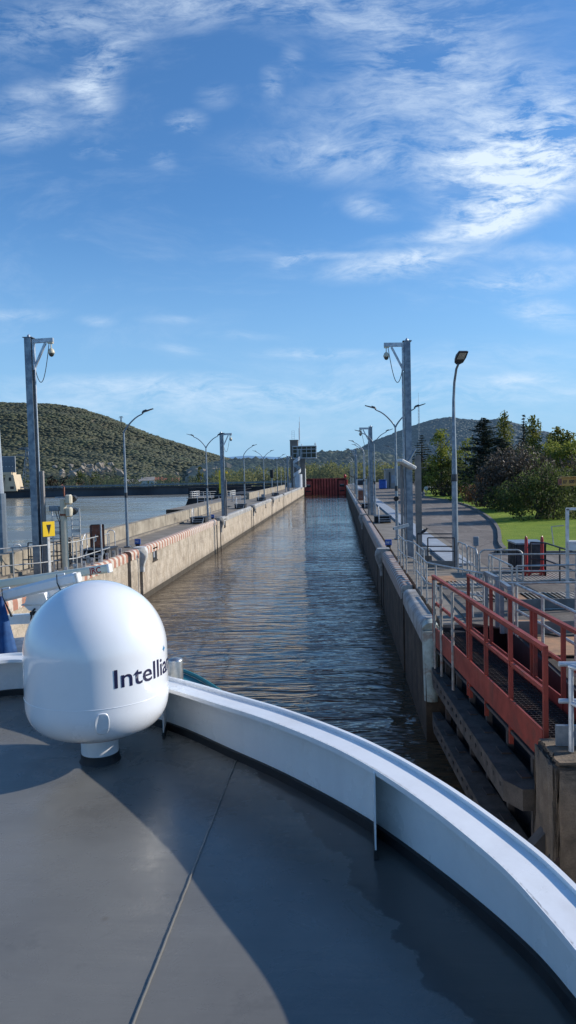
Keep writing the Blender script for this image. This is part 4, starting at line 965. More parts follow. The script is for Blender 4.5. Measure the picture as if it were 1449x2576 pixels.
for k, (x, y, lb) in enumerate([(-10.55, 55, 'black hatch platform with steps left of the second camera pole'), (-10.5, 78, 'black hatch platform right of the second camera pole'), (-10.5, 99, 'black hatch platform farther along the left bank'), (-10.6, 31.8, 'black hatch platform among the white marker plates'), (2.95, 52, 'black hatch platform with steps on the right bank'), (2.7, 73, 'farther black hatch platform on the right bank'), (-10.5, 121, 'small black hatch platform near the far parapet')]):
    o = thing('hatch_platform', lb, 'platform', (x, y, QZ-.03), 0, 'black hatch platforms beside the ladders')
    MB().box((0, 0, .2), (1.1, 1.5, .4)).build('platform', m_farblack, o)
    MB().box((0, 0, .43), (1.2, 1.6, .05)).build('cover', m_darksteel, o)
    mb = MB()
    for j in range(2): mb.box((.1, -1.0-.28*j, .28-.13*j), (.7, .28, .04))
    for sx in (-.27, .47): mb.bar((sx, -.8, .38), (sx, -1.45, .05), .03, .12)
    mb.build('steps', m_galv, o)
    mb = MB()
    for sx in (-.3,): mb.tube([(sx, -1.3, .0), (sx, -1.3, .9), (sx, -.9, 1.15), (sx, -.7, 1.1), (sx, -.7, .4)], .022, 6)
    mb.build('handrail', m_galv_l, o)
# traffic signal
o = thing('traffic_signal', 'cream signal mast with two rounded lamp housings and cables on the left bank', 'signal', (-10.28, 26.9, QZ-.02), 0)
MB().tube([(0, 0, 0), (0, 0, 2.75)], [.13, .12], 14).build('mast', m_cream, o)
MB().tube([(0, 0, 2.15), (0, 0, 2.22)], .14, 14).build('band', m_rust, o)
for z_ in (2.75, 2.28):
    hb = MB().box((.24, -.05, z_), (.22, .26, .36), bev=.07).build('signal_housing', m_cream, o)
    MB().lathe([(.13, 0), (.12, .2)], (.32, .12, z_), 14, M=Matrix.Rotation(math.radians(-80), 3, 'X')).build('visor', m_darksteel, hb)
MB().box((-.34, 0, 2.42), (.36, .2, .2), bev=.02).build('floodlight', m_galv, o)
MB().box((-.05, 0, 2.83), (.42, .24, .04)).build('top_plate', m_galv, o)
mb = MB(); mb.tube([(-.3, 0, 2.3), (-.25, 0, 2.1), (-.15, -.05, 1.9), (-.15, -.05, .2)], .015, 6); mb.tube([(-.2, 0, 2.32), (-.15, 0, 2.0), (-.11, -.06, 1.8), (-.11, -.06, .2)], .015, 6); mb.build('cable', m_black, o)
MB().box((.05, 0, 3.02), (.05, .05, .4)).build('spike', m_rust, o)
# yellow sign
o = thing('sign', 'yellow square sign with a black downward triangle on a white post', 'sign', (-10.52, 26.0, QZ-.02), math.radians(48))
MB().box((0, .02, .95), (.09, .05, 1.9)).build('post', m_white_rough, o)
pl = MB().box((0, -.02, 1.72), (.46, .03, .54), bev=.02).build('panel', m_yellow, o)
MB().add([(-.09, -.04, 1.88), (0, -.04, 1.52), (.09, -.04, 1.88)], [(0, 1, 2)]).build('triangle', m_inkblack, pl)
# rusty red board
o = thing('sign', 'rusty brown board facing away on a steel post on the left bank', 'sign', (-9.98, 30.1, QZ-.02), math.radians(14))
MB().box((-.13, .05, 1.1), (.58, .03, .92)).build('panel', m_rust, o)
mb = MB()
for a, b in (((-.36, .62), (.16, .62)), ((-.36, 1.58), (.16, 1.58)), ((-.36, .62), (-.36, 1.58)), ((.16, .62), (.16, 1.58))): mb.bar((a[0], .03, a[1]), (b[0], .03, b[1]), .03, .035)
mb.build('frame', m_darksteel, o); MB().tube([(.04, 0, 0), (.04, 0, 1.6)], .04, 8).build('post', m_galv_l, o)
letters('J', .3, m_white_rough, 'lettering', o, lambda x, y: Vector((-.22+x, .028, .95+y)), bold=.01)
# white ladder frame
for k, (x, y, lb, hh) in enumerate([(-10.45, 28.6, 'white ladder frame standing on the quay right of the signal mast', 2.35), (-11.15, 28.4, 'white ladder frame half hidden behind the signal mast', 2.3)]):
    o = thing('ladder', lb, 'ladder', (x, y, QZ-.02), .1, 'white ladder frames on the left bank')
    for sx in (-.16, .16): MB().box((sx, 0, hh/2), (.04, .04, hh)).build('stile', m_white_rough, o)
    for j in range(6): MB().box((0, 0, hh-.02-.22*j), (.32, .03, .035 if j != 4 else .13)).build('rung', m_white_rough, o)
# white marker plates on the coping
for k in range(12):
    y = 25.2+k*.95 if k < 9 else 30+(k-9)*1.5; x = -9.98 if k < 9 else -10.5
    o = MB().box((0, 0, .13), (.13, .02, .32)).build('marker_plate', m_white_rough, None, (x, y, QZ))
    tag(o, 'small white plate standing in the row along the near left coping' if k < 9 else 'small white plate set back from the near left coping', 'marker', 'white marker plates on the left coping' if k < 9 else 'white marker plates set back from the left coping')
    tk = MB()
    for j in range(3): tk.box((-.02+.02*j, -.0115, .16), (.008, .002, .07))
    tk.build('mark', m_inkblack, o)
# blue plates
for x, y, lb in ((-10.3, 36.9, 'small blue number plate at the foot of the first left lamp'), (2.2, 34.2, 'small blue number plate on the right coping'), (-10.25, 58.9, 'tiny blue plate by the double lamp on the left')):
    o = thing('number_plate', lb, 'sign', (x, y, QZ), 0); MB().box((0, 0, .22), (.3, .06, .28), bev=.01).build('panel', m_blue, o); MB().box((0, .01, .05), (.2, .12, .12)).build('foot', m_black, o)
    letters('961', .16, m_white_rough, 'lettering', o, lambda a, b: Vector((-.13+a, -.034, .17+b)))
# leftmost slim pole
o = thing('lamp_post', 'grey steel post cut by the left edge of the view', 'post', (-13.35, 28.4, QZ-.02), 0)
MB().tube([(0, 0, 0), (0, 0, 3.0)], .17, 8, sm=False).build('lower_mast', m_galv, o); MB().tube([(-.02, 0, 3.0), (-.06, 0, 7.0)], [.13, .08], 8, sm=False).build('upper_mast', m_galv_l, o)
# pier head rail, crane, lights on the river side
railing([(-26.6, 130.3), (-19.4, 130.3), (-19.4, 137)], 'white railing on top of the black river pier', foot=2.22, m=m_white_rough, rails=(1., .66, .33), post=1.2, r=.045)
railing([(-26.6, 130.3), (-26.2, 137)], 'white railing on the river end of the pier', foot=2.22, m=m_white_rough, rails=(1., .66, .33), post=1.5, r=.045)
railing([(-19, 98), (-13.2, 98)], 'pale railing across the forecourt behind the parapet', foot=QZ-.3, m=m_galv_l, rails=(1., .5), post=.9, r=.03)
railing([(-15.5, 106), (-13.5, 106), (-13.4, 112)], 'dark gate railing near the far parapet', foot=QZ-.3, m=m_darksteel, rails=(1.6, .8), post=1.4, r=.03)
yc = AY(557, 1205, 126); o = thing('crane', 'small yellow column crane behind the second camera pole', 'crane', (yc.x, 126, 2.2))
MB().box((0, 0, 2.6), (.8, .7, 4.2), bev=.08).build('column', m_yellow, o)
MB().bar((0, 0, 4.5), (1.0, 0, 4.4), .35, .35).build('jib', m_yellow, o)
MB().box((-.3, 0, .4), (1.8, 1.6, .9)).build('base', m_black, o); MB().tube([(-.9, 0, .3), (-.6, 0, 1.9)], .25, 8).build('cylinder', m_black, o); MB().tube([(.9, -.3, .2), (.7, 0, 1.6)], .2, 8).build('cylinder', m_black, o)
tl = AY(684, 1210, 170); o = thing('traffic_signal', 'black signal lights on a post left of the far lamps', 'signal', (tl.x, 170, QZ))
MB().tube([(0, 0, 0), (0, 0, 4.2)], .12, 6).build('post', m_galv, o); MB().box((0, 0, 3.6), (.8, .5, 1.9), bev=.1).build('signal_housing', m_black, o)
bx = AY(902-0, 1225, 120); 
p = AY(901-0, 1240, 118); o = thing('steel_cabinet', 'rusty red cabinet in a white frame by the far right coping', 'cabinet', (2.6, 88, QZ))
MB().box((0, 0, .8), (.8, .9, 1.3)).build('body', m_rust, o)
mb = MB()
for sx in (-.6, .6): mb.box((sx, -.5, 1.3), (.09, .09, 2.6))
for z_ in (1.4, 2.6): mb.box((0, -.5, z_), (1.2, .09, .09))
mb.build('frame', m_white_rough, o)
MB().box((0, 0, .15), (.5, .5, .9), bev=.05).build('bin', m_galv, None, (-11.2, 108, QZ)); tag(COL.objects[-1], 'grey cabinet on the left bank by the double lamp', 'cabinet') if False else None
for ob in list(COL.objects):
    if ob.name == 'bin': ob.name = 'grey_cabinet'; tag(ob, 'small grey cabinet on the left bank near the far double lamp', 'cabinet')

# ================================================================== RIGHT BANK THINGS
o = thing('building', 'low pale utility building with dark door beyond the road', 'building', (11.6, 152, QZ))
m_bl = mat('pale_render', (.36, .33, .29), (.30, .275, .24), .5, .9, streak=.4)
MB().box((0, 3, 1.95), (4.3, 6, 3.9)).build('wall', m_bl, o); MB().box((0, 3, 3.97), (4.6, 6.3, .18)).build('roof', m_strip, o)
MB().box((-.5, 0-.02, 1.9), (1.15, .06, 1.6)).build('window', m_strip, o); MB().box((1.4, -.02, 1.3), (1.1, .06, 2.5)).build('door', m_darksteel, o)
MB().tube([(-1.35, -.2, .2), (-1.35, -.2, 3.4)], .13, 8).build('downpipe', m_darksteel, o); MB().box((.6, 2, 4.3), (1.6, 1.2, .5)).build('vent', m_galv, o)
o = thing('container', 'blue plastic cabin bin beside the low building', 'container', (8.7, 150, QZ)); MB().box((0, 0, .9), (1.5, 1.3, 1.7), bev=.15).build('body', m_blue, o); MB().box((0, 0, 1.82), (1.6, 1.4, .14), bev=.05).build('lid', m_blue, o)
for x, h_, lb in ((5.2, 1.6, 'dark low shed right of the red gate'), (7.0, 1.2, 'dark stack of barriers beyond the right bank lamps')):
    o = thing('shed', lb, 'shed', (x, 205, QZ)); MB().box((0, 0, h_/2), (1.9, 3, h_)).build('wall', m_farconc, o); MB().box((0, 0, h_+.06), (2.1, 3.2, .12)).build('roof', m_darksteel, o)
# dark skip
p0 = G(1272, 1436, QZ); o = thing('skip', 'dark grey ribbed steel skip standing on the road behind the railings', 'skip', (6.3, 25.55, QZ-.02))
MB().box((0, 0, .50), (.9, 1.2, .96)).build('body', m_darksteel, o)
mb = MB()
for k in range(6): mb.box((-.47, -.52+.21*k, .52), (.05, .07, .86))
mb.build('rib', m_darksteel, o); MB().box((0, 0, 1.0), (1.0, 1.3, .05)).build('rim', m_galv, o)
o = thing('post_stand', 'pair of red round topped posts on a red crossbar in front of the skip', 'post stand', (6.22, 24.25, QZ-.02))
for sx in (-.25, .25):
    MB().tube([(sx, 0, .1), (sx, 0, 1.2), (sx, 0, 1.27), (sx, 0, 1.32)], [.052, .052, .04, .01], 12).build('post', m_redbright, o)
    mb = MB(); mb.box((sx-.05, .0, .09), (.06, .2, .26)); mb.box((sx+.07, 0, .09), (.06, .2, .26)); mb.build('foot', m_redbright, o)
MB().bar((-.3, 0, .16), (.3, 0, .16), .06, .09).build('crossbar', m_redbright, o)
# yellow jib beam
o = thing('jib_beam', 'orange yellow crane jib marked 500 KG entering from the right edge', 'crane', AY(1410, 1212, 24))
MB().box((2.1, 0, 0), (4.2, .16, .26), bev=.01).build('beam', m_orange, o); MB().box((-.02, 0, 0), (.07, .18, .2)).build('end_cap', m_rust, o)
MB().box((2.1, -.02, .145), (4.2, .24, .025)).build('flange', m_orange, o)
letters('///', .15, m_inkblack, 'lettering', o, lambda x, y: Vector((.05+x*.95, -.082, -.055+y)), bold=.006)
letters('500 KG', .145, m_inkblack, 'lettering', o, lambda x, y: Vector((.24+x*.78, -.0835, -.05+y)), bold=.006)
MB().box((4.1, .3, -1.55), (.3, .3, 3.1)).build('column', m_orange, o)
# white gantry
p = G(1428, 1528, QZ); q = Vector((p.x, p.y, QZ)); o = thing('gantry', 'white rusty steel gantry with a shelf at the right edge', 'gantry', q)
hz = 2.45
mb = MB(); mb.box((0, 0, hz/2), (.07, .07, hz)); mb.build('post', m_white_rough, o); MB().box((1.6, 0, hz/2), (.07, .07, hz)).build('post', m_white_rough, o)
MB().bar((-.03, 0, hz), (1.63, 0, hz), .07, .06).build('crossbar', m_white_rough, o); MB().box((.8, 0, 1.55), (1.6, .3, .22)).build('shelf', m_white_rough, o)
MB().tube([(.28, .1, .0), (.28, .1, 2.1)], .02, 6).build('tube', m_rail, o); MB().tube([(-.25, .3, 1.55), (-.3, .3, 2.0), (-.0, .3, 2.02)], .015, 6).build('cable', m_rail, o)
# bird on the railing
p = G(1067, 1340, Z1+.03); o = thing('bird', 'black bird perched on the dark railing beside the right camera pole', 'bird', (p.x, p.y, Z1+.02))
mb = MB(); mb.lathe([(0, -.17), (.035, -.13), (.06, -.05), (.058, .03), (.04, .09), (.0, .12)], (0, 0, .075), 10, M=Matrix.Rotation(math.radians(60), 3, 'Y')); mb.lathe([(0, -.045), (.035, -.02), (.036, .02), (0, .045)], (.11, 0, .16), 8); mb.tube([(.13, 0, .16), (.18, 0, .15)], [.014, .003], 5); mb.box((-.2, 0, .0), (.14, .05, .015)); mb.build('body', m_black, o)
# satellite-like cart lights near the hedge
for k, (u, v) in enumerate(((1051, 1234), (1072, 1236))):
    p = G(u, 1247, QZ); o = thing('spotlight', ['small white spotlight on a stand before the dark hedge, left one of two', 'small white spotlight on a stand before the dark hedge, right one of two'][k], 'spotlight', p)
    MB().tube([(0, 0, 0), (0, 0, .9)], .05, 6).build('stand', m_darksteel, o); MB().lathe([(.05, -.2), (.28, 0), (.3, .06)], (0, 0, 1.0), 12, M=Matrix.Rotation(math.radians(70), 3, 'X')).build('head', m_white_rough, o)

# ================================================================== DAM BUILDING + PYLONS + FAR HOUSES
o = thing('dam_building', 'cream dam building with grey screen panel at the left edge', 'building', (-114, 250, 0))
m_crm = mat('cream_render', (.58, .47, .32), (.5, .4, .28), .3, .8)
MB().add([(-3.2, 0, 2.4), (2.2, 0, 2.4), (1.1, 0, 8.2), (-1.6, 0, 8.2), (-3.2, 6, 2.4), (2.2, 6, 2.4), (1.1, 6, 8.2), (-1.6, 6, 8.2)], [(0, 1, 2, 3), (1, 5, 6, 2), (4, 7, 6, 5), (0, 3, 7, 4), (3, 2, 6, 7)]).build('wall', m_crm, o)
for x_, z_, w_, h_ in ((-.1, 6.6, .8, 1.2), (.5, 3.6, 1.3, .9)): MB().box((x_, -.03, z_), (w_, .08, h_)).build('window', m_farblack, o)
MB().box((-3.6, .5, 5.2), (2.2, 2, 3.6)).build('side_block', m_farconc, o); MB().box((-2.5, 2, 8.6), (6, 4, .9)).build('roof_block', m_crm, o)
pn = MB().box((-1.0, 1, 11.7), (5.3, .4, 5.6)).build('screen_panel', mat('grey_screen', (.13, .16, .19), (.11, .135, .16), .3, .6), o)
mb = MB()
for j in range(2):
    for k in range(4): mb.box((-2.8+k*1.15, .78, 12.9-j*1.9), (.25 if j else .14, .04, .25 if j else .14))
mb.build('lamp_dots', m_white_rough, pn)
mb = MB(); mb.bar((-3.7, .78, 14.5), (1.7, .78, 14.5), .06, .14); mb.bar((1.68, .78, 8.8), (1.68, .78, 14.5), .06, .14); mb.build('frame', m_white_rough, pn)
def pylon(label, base, H_, wd, scale=1.):
    o = thing('pylon', label, 'pylon', base); mb = MB(); r_ = .12*scale
    def P_(f, sx, sy): w_ = wd*(1-f)**1.2*.5+wd*.07; return Vector((sx*w_, sy*w_*.6, H_*f))
    for sx in (-1, 1):
        for sy in (-1, 1): mb.tube([P_(k/8, sx, sy) for k in range(9)], r_, 4)
    for k in range(8):
        for sy in (-1, 1): mb.tube([P_(k/8, -1, sy), P_((k+1)/8, 1, sy)], r_*.6, 4); mb.tube([P_(k/8, 1, sy), P_((k+1)/8, -1, sy)], r_*.6, 4)
    mb.build('lattice', m_galv, o); mb = MB()
    for f, L in ((.82, .55), (.96, .4)):
        z_ = H_*f; mb.tube([(-H_*L*.5, 0, z_+.5), (0, 0, z_+H_*.05), (H_*L*.5, 0, z_+.5)], r_, 4); mb.tube([(-H_*L*.5, 0, z_+.5), (0, 0, z_-.2), (H_*L*.5, 0, z_+.5)], r_, 4)
        for k in range(-5, 6): mb.tube([(H_*L*.1*k, 0, z_), (H_*L*.1*(k+.5), 0, z_+H_*.05*(1-abs(k)/6))], r_*.6, 4)
    mb.build('crossarm', m_galv, o); return o
p = AY(72, 1225, 300); pylon('lattice power pylon beside the dam building at the left', (p.x, 300, .6), 19, 5, 1.3)
d = ray(305, 1067); hl = math.hypot(d.x, d.y); pylon('tiny lattice pylon on the left hill crest', (d.x/hl*1490, d.y/hl*1490, EYE+d.z/hl*1490-2), 17, 5, 3.)
def house(label, u, y, wd, h_, roofc, wallc='w'):
    p = AY(u, 1215, y); o = thing('house', label, 'house', (p.x, y, .6), .2)
    MB().box((0, 0, h_/2), (wd, 7, h_)).build('wall', m_white_rough if wallc == 'w' else m_crm, o)
    mr_ = mat('roof_'+roofc, *(((.30, .11, .07), (.24, .09, .06)) if roofc == 'red' else ((.30, .28, .26), (.24, .22, .2))), 1, .8)
    MB().add([(-wd/2-.3, -3.9, h_-.1), (wd/2+.3, -3.9, h_-.1), (wd/2+.3, 0, h_+1.7), (-wd/2-.3, 0, h_+1.7), (-wd/2-.3, 3.9, h_-.1), (wd/2+.3, 3.9, h_-.1)], [(0, 1, 2, 3), (3, 2, 5, 4), (0, 3, 4), (1, 5, 2)]).build('roof', mr_, o)
    mb = MB()
    for k in range(3): mb.box((-wd*.3+k*wd*.3, -3.53, h_*.5), (.8, .06, 1.0))
    mb.build('window', m_farblack, o)
house('long red roofed shed on the far bank between pole and first lamp', 205, 345, 17, 2.3, 'red'); house('white gabled house on the far bank right of the first lamp', 373, 360, 6, 4.0, 'grey'); house('red roofed house on the far bank beside the white gabled one', 394, 362, 6, 3.8, 'red')
house('small pale house on the far bank farther right', 432, 365, 7, 3.2, 'red'); house('low grey roofed warehouse on the far bank right of the first lamp', 345, 375, 13, 3.0, 'grey'); house('tiny white house on the middle ridge', 703, 700, 6, 4, 'red')

# ================================================================== TREES
def limbs(mb, base, h, r, spread, n=7):
    mb.tube([(0, 0, -.2), (.1*r, 0, h*.3), (0, .1*r, h*.62), (0, 0, h*.88)], [r, r*.8, r*.5, r*.15], 7)
    for k in range(n):
        a = 2*PI*k/n+rng.uniform(-.3, .3); z = h*(.25+.5*k/n); mb.tube([(0, 0, z), (math.cos(a)*spread*.5, math.sin(a)*spread*.5, z+h*.10), (math.cos(a)*spread, math.sin(a)*spread, z+h*.2)], [r*.4, r*.25, r*.07], 5)
def broadleaf(label, x, y, h, wd, m, leaf=.16, dens=60, group='trees beyond the road', z0=QZ, nclump=26, name='tree'):
    o = thing(name, label, 'tree', (x, y, z0), 0, group); mb = MB(); limbs(mb, None, h, .16*h/8, wd*.38); mb.build('trunk', m_bark, o)
    C = []; R_ = []
    for k in range(nclump):
        f = rng.uniform(.18, 1); rad = wd*.5*math.sin(PI*min(.96, (f*.85+.12)))**.7; a = rng.uniform(0, 2*PI); q = math.sqrt(rng.uniform(0, 1))*rad*.8
        C.append((math.cos(a)*q, math.sin(a)*q, h*f*.93)); R_.append(wd*rng.uniform(.10, .2))
    leafy(C, R_, dens*1.5, leaf, m, 'crown', o); return o
def poplar(label, x, y, h, wd, m, group='poplars beyond the road'):
    o = thing('poplar_tree', label, 'tree', (x, y, QZ), 0, group); MB().tube([(0, 0, -.2), (0, 0, h*.5), (0, 0, h*.93)], [.22, .14, .03], 7).build('trunk', m_bark, o)
    C = []; R_ = []
    for k in range(34):
        f = (k+.5)/34; ww = wd*.5*min(1, .55+f*2)*(1 if f < .72 else (1-((f-.72)/.28)**2)*.85+.15); a = rng.uniform(0, 2*PI)
        C.append((math.cos(a)*ww*.45, math.sin(a)*ww*.45, h*(.10+.88*f))); R_.append(max(.32, ww*rng.uniform(.7, 1.05)))
    leafy(C, R_, 75, .19, m, 'crown', o, squash=(1, 1, 1.5)); return o
def conifer(label, x, y, h, wd, m, tiers=26, droop=.1, group='conifers beyond the road', leaf=.15, top=1.0, dens=1.):
    """layered boughs with needle sprays along them"""
    o = thing('conifer_tree', label, 'tree', (x, y, QZ), 0, group); MB().tube([(0, 0, -.2), (0, 0, h*.6), (.05, 0, h)], [.03*h, .016*h, .01], 7).build('trunk', m_bark, o)
    V = []; mb = MB()
    for k in range(tiers):
        f = k/(tiers-1); z = h*(.08+.9*f); L = wd*.5*((1-f)**top*.95+.05); nb_ = 7 if f < .7 else 5
        for j in range(nb_):
            a = rng.uniform(0, 2*PI); l_ = L*rng.uniform(.65, 1.15); pts = [Vector((math.cos(a)*l_*q, math.sin(a)*l_*q, z+l_*(.28*q-droop*3*q*q+.12*q))) for q in (0, .35, .7, 1)]
            mb.tube(pts, [.03+.012*l_, .02+.006*l_, .015, .005], 4, caps=False)
            nn = int((9+l_*17)*dens)
            for _ in range(nn):
                q = rng.uniform(.12, 1.02); i = min(2, int(q*3)); t_ = q*3-i; c = pts[i].lerp(pts[i+1], min(1, t_)); sp_ = (.10+.16*l_*(1.05-q))
                c = np.array(c)+np.array([rng.normal(0, sp_), rng.normal(0, sp_), rng.normal(0, .05)])
                aa = np.array([math.cos(a)+rng.normal(0, .6), math.sin(a)+rng.normal(0, .6), rng.normal(0, .25)]); aa /= np.linalg.norm(aa); bb = np.cross(aa, [0, 0, 1.]); bb = bb+np.array([0, 0, rng.normal(0, .5)])
                s = leaf*rng.uniform(.7, 1.5); V += [c-aa*s, c+bb*s*.35, c+aa*s, c-bb*s*.35]
    mb.tube([(0, 0, h*.05), (0, 0, h*.9)], .03, 4); mb.build('bough', m_bark, o)
    me = bpy.data.meshes.new('needles'); nq = len(V)//4; me.from_pydata([tuple(v) for v in V], [], np.arange(nq*4).reshape(-1, 4).tolist()); me.materials.append(m); me.update()
    q = bpy.data.objects.new('needles', me); COL.objects.link(q); q.parent = o; return o
def shrub(label, x, y, wd, dp, h, m, leaf=.09, dens=150, n=34, group='large shrubs at the edge of the lawn', twig=True):
    o = thing('shrub', label, 'shrub', (x, y, QZ+.1), 0, group); mb = MB()
    for k in range(22):
        a = rng.uniform(0, 2*PI); rr = rng.uniform(.3, .95); mb.tube([(rng.normal(0, wd*.05), rng.normal(0, dp*.05), -.1), (math.cos(a)*wd*.2*rr, math.sin(a)*dp*.2*rr, h*.4), (math.cos(a)*wd*.42*rr, math.sin(a)*dp*.42*rr, h*(1-.45*rr*rr)*.97)], [.06, .035, .008], 5)
    mb.build('stem', m_bark, o); C = []; R_ = []
    for k in range(n):
        a = rng.uniform(0, 2*PI); q = math.sqrt(rng.uniform(0, 1))*.9; z = h*math.sqrt(max(0, 1-q*q*.95))*rng.uniform(.45, .88) if k % 3 else h*rng.uniform(.08, .3)
        C.append((math.cos(a)*q*wd*.42, math.sin(a)*q*dp*.42, z)); R_.append(h*rng.uniform(.13, .24))
    leafy(C, R_, dens, leaf, m, 'foliage', o); return o
lm_yg = leafmat('yellow_green_leaves', (.20, .25, .045), (.30, .31, .07), (.34, .31, .08), clump=.35, trans=.5)
lm_dk = leafmat('dark_green_leaves', (.075, .10, .030), (.13, .16, .045), (.19, .20, .065), clump=.6, trans=.45)
lm_co = leafmat('blue_green_needles', (.034, .055, .040), (.058, .078, .056), (.045, .066, .048), clump=.5, trans=.2)
lm_pop = leafmat('poplar_leaves', (.13, .16, .035), (.22, .22, .055), (.27, .23, .06), clump=.4, trans=.5)
lm_or = leafmat('autumn_orange_leaves', (.24, .11, .045), (.16, .085, .04), (.28, .15, .055), clump=.5, trans=.25)
lm_pu = leafmat('purple_brown_twigs', (.11, .085, .065), (.16, .125, .09), (.10, .10, .055), clump=.6, trans=.15)
lm_br = leafmat('brown_hedge_leaves', (.045, .032, .022), (.03, .032, .018), (.06, .035, .025), clump=.5, trans=.15)
def at(u, y): return AY(u, 1200, y).x
broadleaf('yellow green broadleaf tree just left of the tall near lamp', at(1110, 100), 100, 9.0, 4.6, lm_yg, nclump=34)
broadleaf('paler broadleaf tree seen between the tall lamp and the big cedar', at(1172, 112), 112, 8.2, 5.2, lm_yg, nclump=34)
conifer('dark conifer behind the radio mast', at(1062, 128), 128, 9.6, 8.5, lm_co, 22, .12)
conifer('large blue green cedar with spreading layered boughs', at(1218, 88), 88, 9.5, 8.2, lm_co, 34, .06, top=.72, dens=1.5)
conifer('wide lower cedar merged to the right of the big cedar', at(1262, 84), 84, 6.9, 6.5, lm_co, 24, .05, top=.6, dens=1.3)
conifer('slender open conifer with bare drooping leader between two poplars', at(1318, 98), 98, 10.4, 4.0, lm_co, 26, .02, top=1.1, dens=.6)
poplar('tall poplar right of the big cedar', at(1270, 118), 118, 12.6, 2.4, lm_pop); poplar('tall poplar right of the slender conifer', at(1341, 112), 112, 11.4, 2.4, lm_pop)
for u, y, h, wd, lb in ((1389, 115, 8.9, 2.0, 'shorter poplar, left of the pair near the right edge'), (1403, 112, 9.6, 2.2, 'shorter poplar, right of the pair near the right edge'), (1432, 112, 8.8, 2.3, 'poplar closest to the right edge')): poplar(lb, at(u, y), y, h, wd, lm_pop)
broadleaf('yellowish rounded tree behind the brown shrub', at(1380, 92), 92, 6.4, 6.5, lm_yg, nclump=36); broadleaf('yellowish rounded tree at the right edge', at(1445, 88), 88, 6.3, 7, lm_yg, nclump=36)
broadleaf('dull green tree behind the purple brown shrub', at(1315, 86), 86, 5.6, 7, lm_dk, nclump=34)
broadleaf('dark green tree at the left end of the hedge', at(1085, 112), 112, 5.2, 6, lm_dk, nclump=30)
broadleaf('dark green bushy tree left of the cedar foot', at(1135, 100), 100, 5.0, 6.5, lm_dk, nclump=34)
shrub('dark brown hedge shrub behind the two spotlights', at(1120, 98), 98, 6.5, 4, 2.3, lm_br, leaf=.12, dens=90)
shrub('dark low shrub under the cedar', at(1180, 82), 82, 5.5, 4, 3.0, lm_dk, leaf=.11, dens=100)
shrub('orange brown autumn shrub on the lawn', at(1212, 70), 70, 4.4, 4, 3.2, lm_or, leaf=.085, dens=150, n=40)
shrub('huge purple brown leafless shrub behind the dark one', at(1308, 63), 63, 8.2, 6.5, 5.9, lm_pu, leaf=.10, dens=190, n=80)
shrub('big dark green shrub in front at the right', at(1365, 50), 50, 5.9, 4.8, 3.9, lm_dk, leaf=.085, dens=190, n=60)
shrub('dark green shrub cut by the right edge', at(1455, 53), 53, 4.6, 4, 3.7, lm_dk, leaf=.085, dens=170, n=44)
shrub('green brown shrub between the orange and the dark one', at(1265, 60), 60, 3.4, 3.4, 2.6, lm_dk, leaf=.085, dens=150)
shrub('purple brown shrub behind the right edge', at(1435, 64), 64, 5.5, 4.5, 4.7, lm_pu, leaf=.10, dens=150, n=44)
for k, (u, y, h, wd, m_, lb) in enumerate([(205, 330, 8.5, 10, lm_dk, 'dark pine like tree on the far bank right of the camera pole'), (235, 335, 8, 9, lm_dk, 'dark spreading tree on the far bank above the red shed'), (165, 325, 6.5, 8, lm_br, 'reddish brown tree on the far bank beside the camera pole'), (130, 320, 6.5, 8, lm_br, 'russet tree on the far bank left of the reddish one'),
    (95-35, 318, 6.5, 8, lm_dk, 'dark round tree on the far bank below the pylon'), (503, 290, 9.5, 3.4, lm_pop, 'slim yellow poplar on the far bank left of the double lamp')]):
    broadleaf(lb, AY(u, 1200, y).x, y, h, wd, m_, leaf=.45, dens=6, group='trees on the far river bank', z0=.6, nclump=26)

# ================================================================== THE SHIP
DZ = 3.35
rim = [G(0, 1643, 3.89), G(200, 1664, 3.90), G(415, 1700, 3.92), G(600, 1750, 3.97), G(740, 1792, 4.0), G(920, 1862, 4.02), G(1100, 1960, 4.02), G(1300, 2100, 3.99), G(1449, 2230, 3.98)]
axis = -4.1
right = [Vector((p.x, p.y, p.z)) for p in rim if p.x > axis+.15]+[Vector((1.32, 2.9, 3.97)), Vector((1.44, 1.5, 3.97)), Vector((1.48, 0, 3.97)), Vector((1.48, -4, 3.97))]
y_ax = max(p.y for p in rim[:2])+.04
full = [Vector((2*axis-p.x, p.y, p.z)) for p in right[::-1]]+[Vector((axis, y_ax, 3.885))]+right
curve = catmull(full, 10)
def offs(c, o_):
    out = []
    for i, p in enumerate(c):
        d = (c[min(i+1, len(c)-1)]-c[max(i-1, 0)]); d.z = 0; d.normalize(); nrm = Vector((-d.y, d.x, 0)); out.append(p+nrm*o_)      # + = outboard
    return out
ship = thing('ship', 'grey decked river ship with white curved bulwark entering the lock', 'ship')
dk_poly = [(p.x, p.y) for p in offs(curve, -.01)]
MB().prism(dk_poly[::-1], DZ-.12, DZ).build('deck', m_deck, ship)
def ribbon(a, b, sm=True):
    n = len(a); return [*a, *b], [(i, i+1, n+i+1, n+i) for i in range(n-1)], sm
def strip_solid(name, o_in, o_out, zf0, zf1, m, parent=ship):
    """solid band following the bulwark: between two offsets and two heights"""
    ci, co_ = offs(curve, o_in), offs(curve, o_out); mb = MB()
    A_ = [Vector((p.x, p.y, zf0(c.z))) for p, c in zip(ci, curve)]; B2 = [Vector((p.x, p.y, zf0(c.z))) for p, c in zip(co_, curve)]
    C_ = [Vector((p.x, p.y, zf1(c.z))) for p, c in zip(ci, curve)]; D_ = [Vector((p.x, p.y, zf1(c.z))) for p, c in zip(co_, curve)]
    for a, b in ((C_, D_), (B2, A_), (A_, C_), (D_, B2)): mb.add(*ribbon(a, b))
    return mb.build(name, m, parent)
bw = strip_solid('bulwark', -.025, 0, lambda z: DZ-.05, lambda z: z-.03, m_white)
